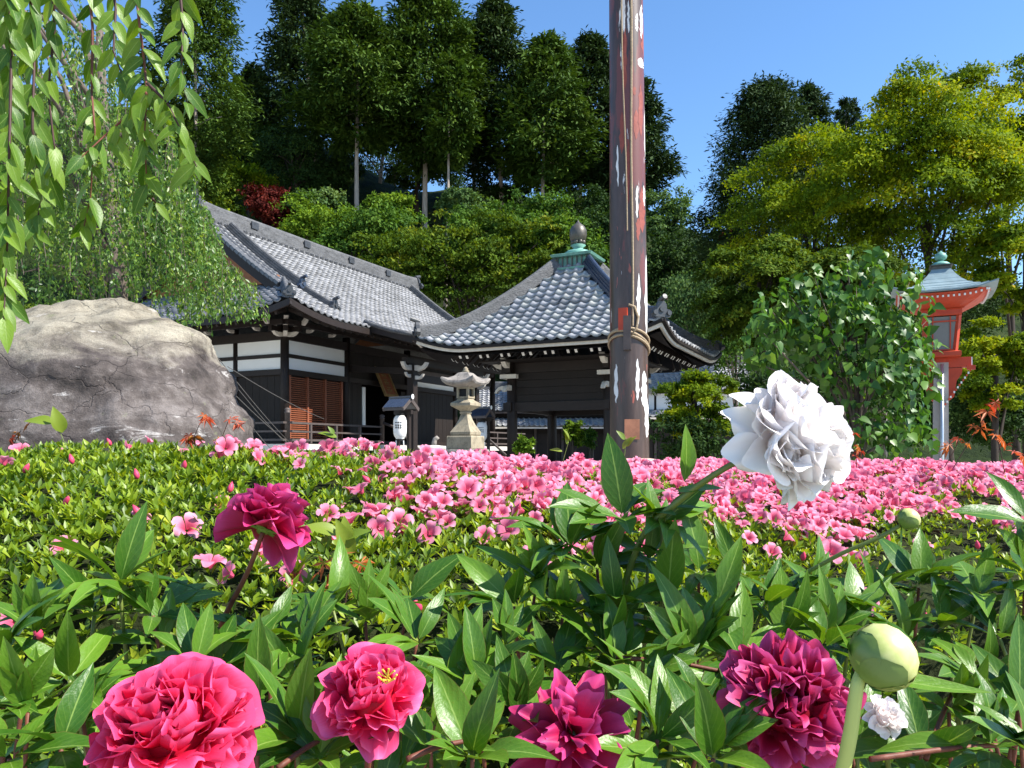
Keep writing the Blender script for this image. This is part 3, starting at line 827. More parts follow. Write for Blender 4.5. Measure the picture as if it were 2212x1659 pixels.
        MB().beam((X(0.7), 0.9, zf(2.9, 9) + 0.05), (X(0.7), 6.9, zf(2.9, 9) + 0.05), 0.12, 0.24).build('gable_beam', M['wood_orange'], R)
        MB().beam((X(0.7), 3.9, zf(2.9, 9) + 0.1), (X(0.7), 3.9, zr - 0.35), 0.24, 0.12).build('gable_strut', M['wood_orange'], R)
    # name plaque leaning forward above the entrance
    q = MB()
    rot = Matrix.Rotation(-0.45, 3, 'X')
    c = Vector((4.7, -0.30, 3.62))
    q.box(c, (0.62, 0.05, 1.0), rot)
    pl = tag(link('name_plaque', q.mesh('name_plaque', M['wood_red']), R), label='tilted red and gold name plaque above the entrance')
    for s in (-1, 1):
        b = MB().box(c + rot @ Vector((s * 0.34, -0.02, 0)), (0.07, 0.08, 1.14), rot); link('plaque_frame', b.mesh('plaque_frame', M['gold']), pl)
        b = MB().box(c + rot @ Vector((0, -0.02, s * 0.53)), (0.61, 0.08, 0.07), rot); link('plaque_frame', b.mesh('plaque_frame', M['gold']), pl)
    for zz in (0.30, 0.0, -0.30):
        b = MB()
        for dx, dz, w, h in ((0, 0.08, 0.24, 0.035), (0, -0.02, 0.30, 0.035), (0, 0, 0.04, 0.22), (-0.09, -0.08, 0.04, 0.09), (0.09, -0.08, 0.04, 0.09)):
            b.box(c + rot @ Vector((dx, -0.033, zz + dz)), (w, 0.012, h), rot)
        link('plaque_character', b.mesh('plaque_character', M['gold']), pl)
    return R
hall = build_hall()

# ---------------------------------------------------------------- pavilion
def build_pavilion():
    rng = random.Random(5)
    R = thing('tiled_pavilion', 'open square pavilion with silver pyramid tile roof and bronze jewel finial', 'pavilion', (1.716, 20.08, 0), TH)
    H, ZE, RISE = 3.05, 3.66, 2.72
    def zf(e, c):
        s = e / H
        return ZE + RISE * (0.60 * s + 0.40 * s * s) + 0.30 * max(0.0, 1 - c / 1.35) ** 1.8 * (1 - s) ** 2
    def face(k):
        def S(a, e):
            p = Vector((-H + e, a, zf(e, H - abs(a))))
            return Matrix.Rotation(k * math.pi / 2, 3, 'Z') @ p
        return S
    W, L_ = 0.262, 0.225
    tiles = []
    for k in range(4):
        S = face(k)
        tiles += tile_face(S, -H + 0.03, H - 0.03, W, 0.0, 2.62, L_, lambda a, e: abs(a) < H - e - 0.02)
        MB().sheet([[S((-(H - e)) + 2 * (H - e) * j / 24, e) + Vector((0, 0, -0.012)) for j in range(25)] for e in np.linspace(0, 2.7, 10)]).build('roof_deck', M['ridge_dark'], R, smooth=True)
        MB().sheet([[S((-(H - e)) + 2 * (H - e) * j / 24, e) + Vector((0, 0, -0.26)) for j in range(25)] for e in np.linspace(0.08, 1.9, 6)]).build('eave_soffit', M['wood_dark'], R, smooth=True)
        pth = [S(-H + 2 * H * j / 36, 0.0) for j in range(37)]
        MB().sweep([p + Vector((0, 0, -0.035)) for p in pth], [(-0.05, -0.03), (0.03, -0.03), (0.03, 0.03), (-0.05, 0.03)]).build('eave_board', M['wood_dark'], R)
        pth = [S(-H + 0.05 + 2 * (H - 0.05) * j / 36, 0.06) + Vector((0, 0, -0.125)) for j in range(37)]
        MB().sweep(pth, [(-0.03, -0.04), (0.03, -0.04), (0.03, 0.04), (-0.03, 0.04)]).build('eave_fascia', M['pale_paint'], R)
        # rafters in pairs with white painted ends
        for i in range(10):
            for dd in (-0.095, 0.095):
                a = -2.52 + i * 0.56 + dd
                e0 = 0.50
                if abs(a) > H - e0 - 0.25: continue
                p0 = S(a, e0) + Vector((0, 0, -0.49)); p1 = S(a, min(1.75, H - abs(a) - 0.06)) + Vector((0, 0, -0.42))
                MB().beam(p0, p1, 0.055, 0.085).build('rafter', M['wood_beam'], R)
                d = (p1 - p0).normalized()
                MB().beam(p0 - d * 0.012, p0 - d * 0.001, 0.06, 0.088).build('rafter_end', M['white_paint'], R)
        # hip ridge of this corner (between face k and the next)
        hp = []
        for e in np.linspace(2.66, 0.05, 14):
            hp.append(Matrix.Rotation(k * math.pi / 2, 3, 'Z') @ Vector((-H + e, -H + e, zf(e, e) + 0.05)))
        MB().sweep(hp, scaled(RIDGE, 0.62, 0.52)).build('hip_ridge', M['ridge'] if k != 0 else M['glaze'], R)
        d = hp[-1] - hp[-2]
        oni('ridge_ornament', M['ridge_dark'], R, hp[-1] + Vector((0, 0, -0.02)), (d.x, d.y), 0.62)
    lay_tiles(tiles, W, L_, R, R, rng, 300, t0=0.35, t1=1.0)
    # pillars, beams, boarding
    q = 1.28
    for sx, sy in ((-1, -1), (1, -1), (1, 1), (-1, 1)):
        MB().tube([(sx * q, sy * q, 0.1), (sx * q, sy * q, 3.55)], 0.13, 14).build('pillar', M['wood_beam'], R, smooth=True)
        MB().squares([(0.22, 0), (0.20, 0.16), (0.15, 0.18)], (sx * q, sy * q, 0)).build('pillar_stone', M['stone_grey'], R)
        for d in ((sx, 0, 0), (0, sy, 0)):
            dv = Vector(d)
            c = Vector((sx * q, sy * q, 0))
            nosing(R, c + dv * 0.14 + Vector((0, 0, 3.36)), d, 1.2)
            nosing(R, c + dv * 0.14 + Vector((0, 0, 2.78)), d, 0.95, flip=-1)
            MB().beam(c + dv * 0.10 + Vector((0, 0, 3.07)), c + dv * 0.24 + Vector((0, 0, 3.07)), 0.44, 0.10).build('bracket_block', M['pale_paint'], R)
    for s in (-1, 1):
        for z0, z1, o in ((3.16, 3.40, 1.55), (2.20, 2.42, 1.5)):
            MB().span((s * q - 0.07, -o, z0), (s * q + 0.07, o, z1)).build('tie_beam', M['wood_beam'], R)
            MB().span((-o + 0.004, s * q - 0.067, z0 + 0.004), (o - 0.004, s * q + 0.067, z1 + 0.004)).build('tie_beam', M['wood_beam'], R)
        for k in range(4):
            z = 2.43 + k * 0.183
            MB().span((s * q - 0.02, -1.15, z), (s * q + 0.02, 1.15, z + 0.176)).build('wall_plank', M['wood_dark'], R)
            MB().span((-1.15, s * q - 0.02, z + 0.002), (1.15, s * q + 0.02, z + 0.178)).build('wall_plank', M['wood_dark'], R)
    MB().span((-1.9, -1.9, 3.405), (1.9, 1.9, 3.44)).build('ceiling', M['wood_dark'], R)
    # stone basin under the roof
    MB().squares([(0.55, 0), (0.62, 0.3), (0.62, 0.75), (0.5, 0.76), (0.48, 0.65)]).build('stone_basin', M['stone_grey'], R)
    # finial: box base with a rail, dome and jewel
    z0 = 5.80
    MB().squares([(0.44, z0 - 0.25), (0.44, z0 + 0.02), (0.52, z0 + 0.03), (0.54, z0 + 0.08), (0.40, z0 + 0.085), (0.40, z0 + 0.36), (0.53, z0 + 0.37), (0.56, z0 + 0.43), (0.50, z0 + 0.45)]).build('finial_box', M['verdigris'], R)
    for k in range(4):
        for j in range(7):
            p = Matrix.Rotation(k * math.pi / 2, 3, 'Z') @ Vector((-0.43, -0.39 + j * 0.13, 0))
            MB().box((p.x, p.y, z0 + 0.225), (0.03, 0.03, 0.28)).build('finial_baluster', M['bronze'], R)
    MB().lathe([(0.36, z0 + 0.45), (0.37, z0 + 0.52), (0.30, z0 + 0.58), (0.16, z0 + 0.62), (0.12, z0 + 0.68), (0.20, z0 + 0.74), (0.11, z0 + 0.78)], 20).build('finial_dome', M['verdigris'], R, smooth=True)
    for j in range(8):
        a = j * math.pi / 4
        MB().lathe([(0.05, 0), (0.07, 0.06), (0.03, 0.12)], 8, (0.14 * math.cos(a), 0.14 * math.sin(a), z0 + 0.76)).build('finial_petal', M['bronze'], R, smooth=True)
    MB().lathe([(0.12, z0 + 0.80), (0.20, z0 + 0.88), (0.225, z0 + 1.0), (0.22, z0 + 1.12), (0.17, z0 + 1.23), (0.07, z0 + 1.31), (0.03, z0 + 1.36), (0.004, z0 + 1.42)], 24).build('finial_jewel', M['bronze'], R, smooth=True)
    return R
pav = build_pavilion()

# ---------------------------------------------------------------- low buildings behind
def side_building(name, label, u0, u1, Y, v_ridge, v_eave, v_low0, v_low1, seed, white):
    rng = random.Random(seed)
    a, b = P(u0, VH, Y), P(u1, VH, Y)
    R = thing(name, label, 'building', ((a.x + b.x) / 2, Y, 0), 0)
    hw = (b.x - a.x) / 2
    z = lambda v: CZ + (VH - v) / F * Y
    ze, zr = z(v_eave), z(v_ridge)
    dp = (zr - ze) / 0.62
    S = lambda x, e: Vector((x, e, ze + (zr - ze) * (0.8 * e / dp + 0.2 * (e / dp) ** 2)))
    tiles = tile_face(S, -hw, hw, 0.27, 0, dp - 0.1, 0.24, lambda x, e: True)
    zl0, zl1 = z(v_low0), z(v_low1)
    S2 = lambda x, e: Vector((x, -0.7 + e, zl1 + (zl0 - zl1) * e / 1.1))
    tiles += tile_face(S2, -hw, hw, 0.27, 0, 1.05, 0.24, lambda x, e: True)
    lay_tiles(tiles, 0.27, 0.24, R, R, rng, 0, t0=0.5, t1=1.0)
    MB().sheet([[S(-hw, e) + Vector((0, 0, -0.02)), S(hw, e) + Vector((0, 0, -0.02))] for e in np.linspace(0, dp, 5)]).build('roof_deck', M['ridge_dark'], R)
    MB().sheet([[Vector((s * hw, 2 * dp - e, S(0, e).z)) for s in (1, -1)] for e in np.linspace(0, dp, 5)]).build('roof_deck', M['ridge_dark'], R)
    MB().sweep([(-hw - 0.05, dp, zr), (hw + 0.05, dp, zr)], scaled(RIDGE, 0.8, 0.9)).build('main_ridge', M['ridge'], R)
    MB().beam((-hw, 0.05, ze - 0.07), (hw, 0.05, ze - 0.07), 0.08, 0.10).build('eave_fascia', M['wood_grey'], R)
    MB().beam((-hw, -0.66, zl1 - 0.07), (hw, -0.66, zl1 - 0.07), 0.08, 0.09).build('eave_fascia', M['pale_paint'], R)
    MB().sheet([[S2(-hw, e) + Vector((0, 0, -0.02)), S2(hw, e) + Vector((0, 0, -0.02))] for e in (0, 1.1)]).build('roof_deck', M['ridge_dark'], R)
    MB().span((-hw + 0.2, 0.42, 0), (hw - 0.2, 0.5, ze + 0.2)).build('wall', M['wood_dark'], R)
    MB().span((-hw + 0.2, 0.9, 0), (hw - 0.2, 2 * dp - 0.4, ze)).build('inner_volume', M['wood_dark'], R)
    for s in (-1, 1):
        b = MB(); b.add([(s * (hw - 0.15), 0.3, ze - 0.05), (s * (hw - 0.15), 2 * dp - 0.3, ze - 0.05), (s * (hw - 0.15), dp, zr - 0.05)], [(0, 1, 2)])
        b.build('gable_wall', M['wood_dark'], R)
    n = max(2, int(2 * hw / 1.3))
    for k in range(n):
        x0 = -hw + 0.25 + k * (2 * hw - 0.5) / n; x1 = x0 + (2 * hw - 0.5) / n
        if white:
            MB().span((x0 + 0.06, 0.38, zl0 + 0.05), (x1 - 0.06, 0.417, ze - 0.16)).build('plaster_panel', M['plaster'], R)
        MB().span((x0 - 0.06, 0.30, 0), (x0 + 0.06, 0.416, zl1)).build('post', M['wood_grey'], R)
        MB().span((x0 + 0.1, 0.37, 0.4), (x1 - 0.1, 0.417, zl1 - 0.35)).build('door_panel', M['wood_beam'], R)
    return R
side_building('corridor_building', 'low tiled corridor building seen between the pavilion pillars', 1028, 1345, 40.0, 834, 888, 904, 922, 3, False)
side_building('storehouse', 'white walled storehouse with tiled eaves just right of the pole', 1350, 1660, 38.0, 772, 842, 886, 902, 4, True)

# ---------------------------------------------------------------- stone lantern
def build_stone_lantern():
    c = P(1006, VH, 12.0)
    R = thing('stone_lantern', 'pale granite garden lantern with curled roof beside the pavilion', 'stone lantern', (c.x, c.y, 0), TH)
    R.scale = (0.69, 0.69, 1.0)
    MB().squares([(0.39, 0.75), (0.40, 0.78), (0.40, 1.20), (0.38, 1.23)]).build('lower_base', M['stone_grey'], R)
    MB().squares([(0.45, 0), (0.45, 0.72), (0.42, 0.745)]).build('foundation', M['stone_grey'], R)
    MB().squares([(0.30, 1.232), (0.31, 1.25), (0.31, 1.42), (0.295, 1.44)]).build('upper_base', M['stone'], R)
    MB().squares([(0.235, 1.443), (0.25, 1.46), (0.255, 1.50), (0.24, 1.515), (0.17, 1.60), (0.115, 1.69), (0.085, 1.76), (0.08, 1.775), (0.098, 1.785), (0.098, 1.812), (0.082, 1.82)]).build('shaft', M['stone'], R)
    MB().squares([(0.085, 1.823), (0.14, 1.85), (0.235, 1.895), (0.25, 1.905), (0.25, 1.945), (0.235, 1.955), (0.15, 1.99), (0.125, 2.02)]).build('platform', M['stone'], R)
    for sx in (-1, 1):
        for sy in (-1, 1):
            MB().box((sx * 0.125, sy * 0.125, 2.105), (0.05, 0.05, 0.118)).build('light_chamber_post', M['stone'], R)
    for z in (2.033, 2.178):
        MB().squares([(0.15, z - 0.012), (0.15, z + 0.012)]).build('light_chamber_slab', M['stone'], R)
    MB().squares([(0.10, 2.047), (0.10, 2.164)]).build('light_chamber_core', M['black'], R)
    # curled roof
    n = 20
    rings = []
    for h, z, lift in ((0.17, 2.192, 0), (0.385, 2.225, 0.045), (0.415, 2.25, 0.075), (0.40, 2.28, 0.07), (0.29, 2.315, 0.02), (0.19, 2.36, 0.008), (0.13, 2.41, 0.004), (0.08, 2.425, 0)):
        r = []
        for k in range(4):
            for j in range(n // 4):
                t = -1 + 2 * j / (n // 4)
                p = Matrix.Rotation(k * math.pi / 2, 3, 'Z') @ Vector((-h, -t * h, 0))
                r.append((p.x * (1 - 0.05 * (1 - t * t)), p.y * (1 - 0.05 * (1 - t * t)), z + lift * abs(t) ** 3))
        rings.append(r)
    MB().loft(rings).build('lantern_roof', M['stone_grey'], R)
    MB().lathe([(0.07, 2.42), (0.085, 2.445), (0.05, 2.46), (0.06, 2.48), (0.02, 2.51)], 10).build('finial_stub', M['stone'], R, smooth=True)
build_stone_lantern()

# ---------------------------------------------------------------- paper lantern stands
def lantern_stand(u, Y, sc_, label_s, label_l, zl):
    c = P(u, VH, Y)
    R = thing('lantern_stand', label_s, 'lantern stand', (c.x, c.y, 0), TH - math.radians(8), 'small roofed lantern stands in the courtyard')
    R.scale = (0.72, 0.72, 1.0)
    z = zl
    for y in (-0.20, 0.20):
        MB().box((0.10, y * sc_, z / 2), (0.085, 0.085, z)).build('post', M['wood_beam'], R)
    MB().box((0.10, 0, z - 0.02), (0.09, 0.62 * sc_, 0.08)).build('crossbeam', M['wood_beam'], R)
    for s in (-1, 1):
        b = MB()
        b.beam((s * 0.015 * sc_, 0, z + 0.235), (s * 0.30 * sc_, 0, z + 0.055), 0.74 * sc_, 0.035)
        b.build('roof_slope', M['glaze'], R)
        for y in (-0.355, 0.355):
            MB().beam((s * 0.012, y * sc_, z + 0.215), (s * 0.31 * sc_, y * sc_, z + 0.025), 0.045, 0.07).build('barge_board', M['wood_grey'], R)
        MB().beam((s * 0.30 * sc_, -0.37 * sc_, z + 0.03), (s * 0.30 * sc_, 0.37 * sc_, z + 0.03), 0.03, 0.05).build('eave_board', M['wood_grey'], R)
    MB().tube([(0, -0.41 * sc_, z + 0.255), (0, 0.41 * sc_, z + 0.255)], 0.035, 8).build('ridge_pole', M['ridge_dark'], R)
    MB().tube([(0, -0.425 * sc_, z + 0.27), (0, -0.413 * sc_, z + 0.27)], 0.05, 10).build('ridge_cap', M['white_paint'], R)
    w = Matrix.Rotation(R.rotation_euler.z, 4, 'Z')
    p = R.location + (w @ Vector((-0.02, 0, 0)))
    Lr = thing('paper_lantern', label_l, 'paper lantern', (p.x, p.y, z - 0.56), 0, 'white paper lanterns')
    prof = [(0.085, 0.02)]
    for i in range(19):
        t = i / 18
        r = 0.132 * (1 - abs(2 * t - 1) ** 4.5 * 0.38) - 0.0025 * (i % 2) + 0.004 * t
        prof.append((r, 0.03 + 0.44 * t))
    MB().lathe(prof, 24).build('lantern_shade', M['paper'], Lr, smooth=True)
    MB().lathe([(0.085, 0.47), (0.09, 0.475), (0.09, 0.51), (0.03, 0.515)], 16).build('lantern_cap', M['black'], Lr)
    MB().lathe([(0.08, -0.02), (0.085, -0.015), (0.085, 0.022), (0.05, 0.023)], 16).build('lantern_cap', M['black'], Lr)
    MB().tube([(0, 0, 0.51), (0, 0, 0.60)], 0.008, 6).build('hook', M['black'], Lr)
    for s in (-1, 1):
        MB().tube([(s * 0.07, -0.05, -0.01), (s * 0.075, -0.05, -0.11)], 0.012, 6).build('tassel', M['white_paint'], Lr)
    # crest: three short rows of ink marks, two characters wide
    for r_, zz in enumerate((0.335, 0.285, 0.232)):
        for cx, wd in ((-0.052, 0.040), (-0.004, 0.036), (0.044, 0.026)):
            ang = math.asin(max(-1, min(1, (cx - 0.012) / 0.134)))
            pos = Vector((0.134 * math.sin(ang), -0.1345 * math.cos(ang), zz))
            MB().box(pos, (wd, 0.006, 0.017), Matrix.Rotation(ang, 3, 'Z')).build('ink_mark', M['black'], Lr)
    for cx in (-0.052, -0.004, 0.044):
        ang = math.asin((cx - 0.012) / 0.134)
        MB().box((0.134 * math.sin(ang), -0.134 * math.cos(ang), 0.262), (0.010, 0.006, 0.052), Matrix.Rotation(ang, 3, 'Z')).build('ink_mark', M['black'], Lr)
lantern_stand(866, 15.0, 1.0, 'little roofed wooden lantern stand left of the stone lantern', 'white paper lantern with black crest left of the stone lantern', 1.98)
lantern_stand(1042, 19.0, 0.9, 'little roofed wooden lantern stand half hidden right of the stone lantern', 'white paper lantern half hidden right of the stone lantern', 2.0)

def build_urn():
    c = P(938, VH, 14.0)
    R = thing('lidded_stone_basin', 'small pale lidded stone basin with a curled knob', 'stone basin', (c.x, c.y, 0))
    MB().lathe([(0.16, 0), (0.18, 0.5), (0.17, 0.9), (0.19, 1.10), (0.215, 1.20), (0.205, 1.24)], 20).build('bowl', M['stone'], R, smooth=True)
    MB().lathe([(0.20, 1.243), (0.21, 1.26), (0.19, 1.29), (0.07, 1.31)], 20).build('lid', M['mortar'], R, smooth=True)
    MB().tube([(0, 0, 1.31), (0.0, 0, 1.37), (0.015, 0, 1.42), (0.05, 0, 1.445), (0.075, 0, 1.42)], [0.05, 0.045, 0.045, 0.042, 0.03], 10).build('knob', M['stone_grey'], R, smooth=True)
build_urn()

def build_sign():
    c = P(1576, VH, 10.0)
    R = thing('notice_box', 'small white notice box behind the azaleas under the white peony', 'notice box', (c.x, c.y, 0))
    MB().box((0, 0, 1.16), (0.15, 0.12, 0.20)).build('box', M['white'], R)
    MB().box((0, 0, 0.53), (0.06, 0.06, 1.06)).build('post', M['wood_grey'], R)
    MB().box((0, 0, 1.27), (0.18, 0.15, 0.02)).build('lid', M['wood_dark'], R)
build_sign()

# ---------------------------------------------------------------- vermilion lantern on a post
def build_red_lantern():
    c = P(2032, VH, 9.3)
    R = thing('vermilion_lantern', 'tall vermilion lantern with blue grey copper roof on a pale post', 'lantern', (c.x, c.y, 0), TH)
    R.scale = (0.87, 0.87, 1.0)
    M['copper_roof'] = plain('blue_grey_copper_sheet', (0.20, 0.265, 0.28), 0.42, 0.5, 9, 0.28, 0.12)
    M['post_pale'] = plain('pale_concrete_post', (0.36, 0.33, 0.31), 0.8, 0.2, 9, 0.2, 0.2)
    M['frost'] = plain('frosted_panel', (0.20, 0.20, 0.19), 0.5, 0.4, 5, 0.15, 0.02)
    MB().squares([(0.095, 0), (0.09, 2.26)]).build('post', M['post_pale'], R)
    MB().tube([(-0.13, -0.01, 0), (-0.13, -0.01, 2.24)], 0.022, 10).build('conduit_pipe', M['steel'], R, smooth=True)
    # cross beams with white ends
    for i, (a, b) in enumerate((((-0.085, 0, 2.255), (0.36, 0, 2.255)), ((0, -0.36, 2.258), (0, 0.36, 2.258)))):
        MB().beam(a, b, 0.13, 0.12).build('crossbeam', M['verm'], R)
        d = (Vector(b) - Vector(a)).normalized()
        for s, q in ((-1, Vector(a)), (1, Vector(b))):
            if i == 0 and s < 0: continue
            MB().beam(q + d * s * 0.001, q + d * s * 0.014, 0.12, 0.11).build('beam_end_cap', M['white'], R)
    for k in (0, 1, 3):
        rot = Matrix.Rotation(k * math.pi / 2, 3, 'Z')
        ring = lambda w: [rot @ Vector((x, w, z)) for x, z in ((0.092, 2.19), (0.26, 2.19), (0.25, 2.12), (0.19, 2.04), (0.16, 1.85), (0.092, 1.80))]
        MB().loft([ring(-0.055), ring(0.055)]).build('bracket', M['verm'], R)
    MB().squares([(0.23, 2.318), (0.235, 2.33), (0.235, 2.375), (0.20, 2.385)]).build('lamp_base', M['verm'], R)
    # lamp box tapering downwards
    def hw(z): return 0.185 + (z - 2.39) * 0.10
    for sx in (-1, 1):
        for sy in (-1, 1):
            h0, h1 = hw(2.39), hw(2.80)
            MB().beam((sx * (h0 - 0.02), sy * (h0 - 0.02), 2.387), (sx * (h1 - 0.02), sy * (h1 - 0.02), 2.80), 0.045, 0.045).build('corner_post', M['verm'], R)
    for k in range(4):
        rot = Matrix.Rotation(k * math.pi / 2, 3, 'Z')
        h0, h1 = hw(2.40) - 0.022, hw(2.79) - 0.022
        q = [rot @ Vector(p) for p in ((-h0, h0 - 0.03, 2.40), (-h0, -h0 + 0.03, 2.40), (-h1, -h1 + 0.03, 2.79), (-h1, h1 - 0.03, 2.79))]
        MB().add(q, [(0, 1, 2, 3)]).build('lamp_pane', M['frost'], R)
        for y in (-0.105, 0.105):
            MB().beam(rot @ Vector((-h0 - 0.006, y, 2.40)), rot @ Vector((-h1 - 0.006, y, 2.79)), 0.014, 0.014).build('glazing_bar', M['verm'], R)
        hm = hw(2.70) - 0.014
        for z in (2.735, 2.40):
            hm = hw(z) - 0.014
            MB().beam(rot @ Vector((-hm, -hm, z)), rot @ Vector((-hm, hm, z)), 0.016, 0.016).build('glazing_bar', M['verm'], R)
    MB().squares([(0.235, 2.80), (0.24, 2.81), (0.24, 2.865), (0.27, 2.875)]).build('head_frame', M['verm'], R)
    # flared soffit and roof with upturned corners
    def ring(h, z, lift, n=6):
        r = []
        for k in range(4):
            for j in range(n):
                t = -1 + 2 * j / n
                p = Matrix.Rotation(k * math.pi / 2, 3, 'Z') @ Vector((-h, -t * h, 0))
                r.append((p.x, p.y, z + lift * abs(t) ** 3.5))
        return r
    MB().loft([ring(0.26, 2.878, 0), ring(0.40, 2.935, 0.02), ring(0.50, 2.99, 0.05), ring(0.555, 3.025, 0.06)]).build('soffit', M['verm'], R)
    rows = [(0.62, 3.035, 0.075), (0.62, 3.05, 0.075), (0.525, 3.075, 0.045), (0.52, 3.09, 0.045), (0.44, 3.12, 0.02), (0.435, 3.135, 0.02), (0.36, 3.175, 0.01), (0.355, 3.19, 0.01),
            (0.29, 3.24, 0), (0.285, 3.255, 0), (0.225, 3.32, 0), (0.22, 3.333, 0), (0.165, 3.42, 0), (0.16, 3.432, 0), (0.125, 3.50, 0), (0.12, 3.52, 0)]
    sq = lambda z: z if z < 3.05 else 3.05 + (z - 3.05) * 0.68
    rows = [(h_, sq(z_), l_) for h_, z_, l_ in rows]
    MB().loft([ring(*r) for r in rows]).build('copper_roof', M['copper_roof'], R)
    for k in range(4):
        rot = Matrix.Rotation(k * math.pi / 2, 3, 'Z')
        for j in range(17):
            y = -0.50 + j * 0.0625
            MB().box(rot @ Vector((-0.525, y, 2.985 + 0.05 * abs(y / 0.5) ** 3.5)), (0.02, 0.022, 0.022), rot).build('rafter_end', M['white'], R)
    MB().squares([(h_, sq(z_)) for h_, z_ in ((0.115, 3.523), (0.115, 3.575), (0.14, 3.585), (0.14, 3.60))]).build('finial_neck', M['bronze'], R)
    MB().lathe([(h_, sq(z_)) for h_, z_ in ((0.12, 3.603), (0.115, 3.635), (0.085, 3.665), (0.04, 3.685), (0.035, 3.70))], 18).build('finial_dome', M['verdigris'], R, smooth=True)
    MB().lathe([(h_, sq(z_)) for h_, z_ in ((0.03, 3.70), (0.07, 3.725), (0.08, 3.77), (0.06, 3.82), (0.02, 3.85), (0.004, 3.875))], 18).build('finial_jewel', M['verdigris'], R, smooth=True)
    # dotted rope slanting down from the right arm
    a, b = Vector((-0.05, -0.36, 2.17)), Vector((-0.11, -0.02, 1.72))
    MB().box(a + Vector((0, 0, 0.02)), (0.06, 0.10, 0.05)).build('rope_cleat', M['verm'], R)
    for k in range(16):
        MB().box(a.lerp(b, (k + 0.5) / 16), (0.02, 0.02, 0.024)).build('rope_bead', M['white'] if k % 2 else M['verm'], R)
build_red_lantern()

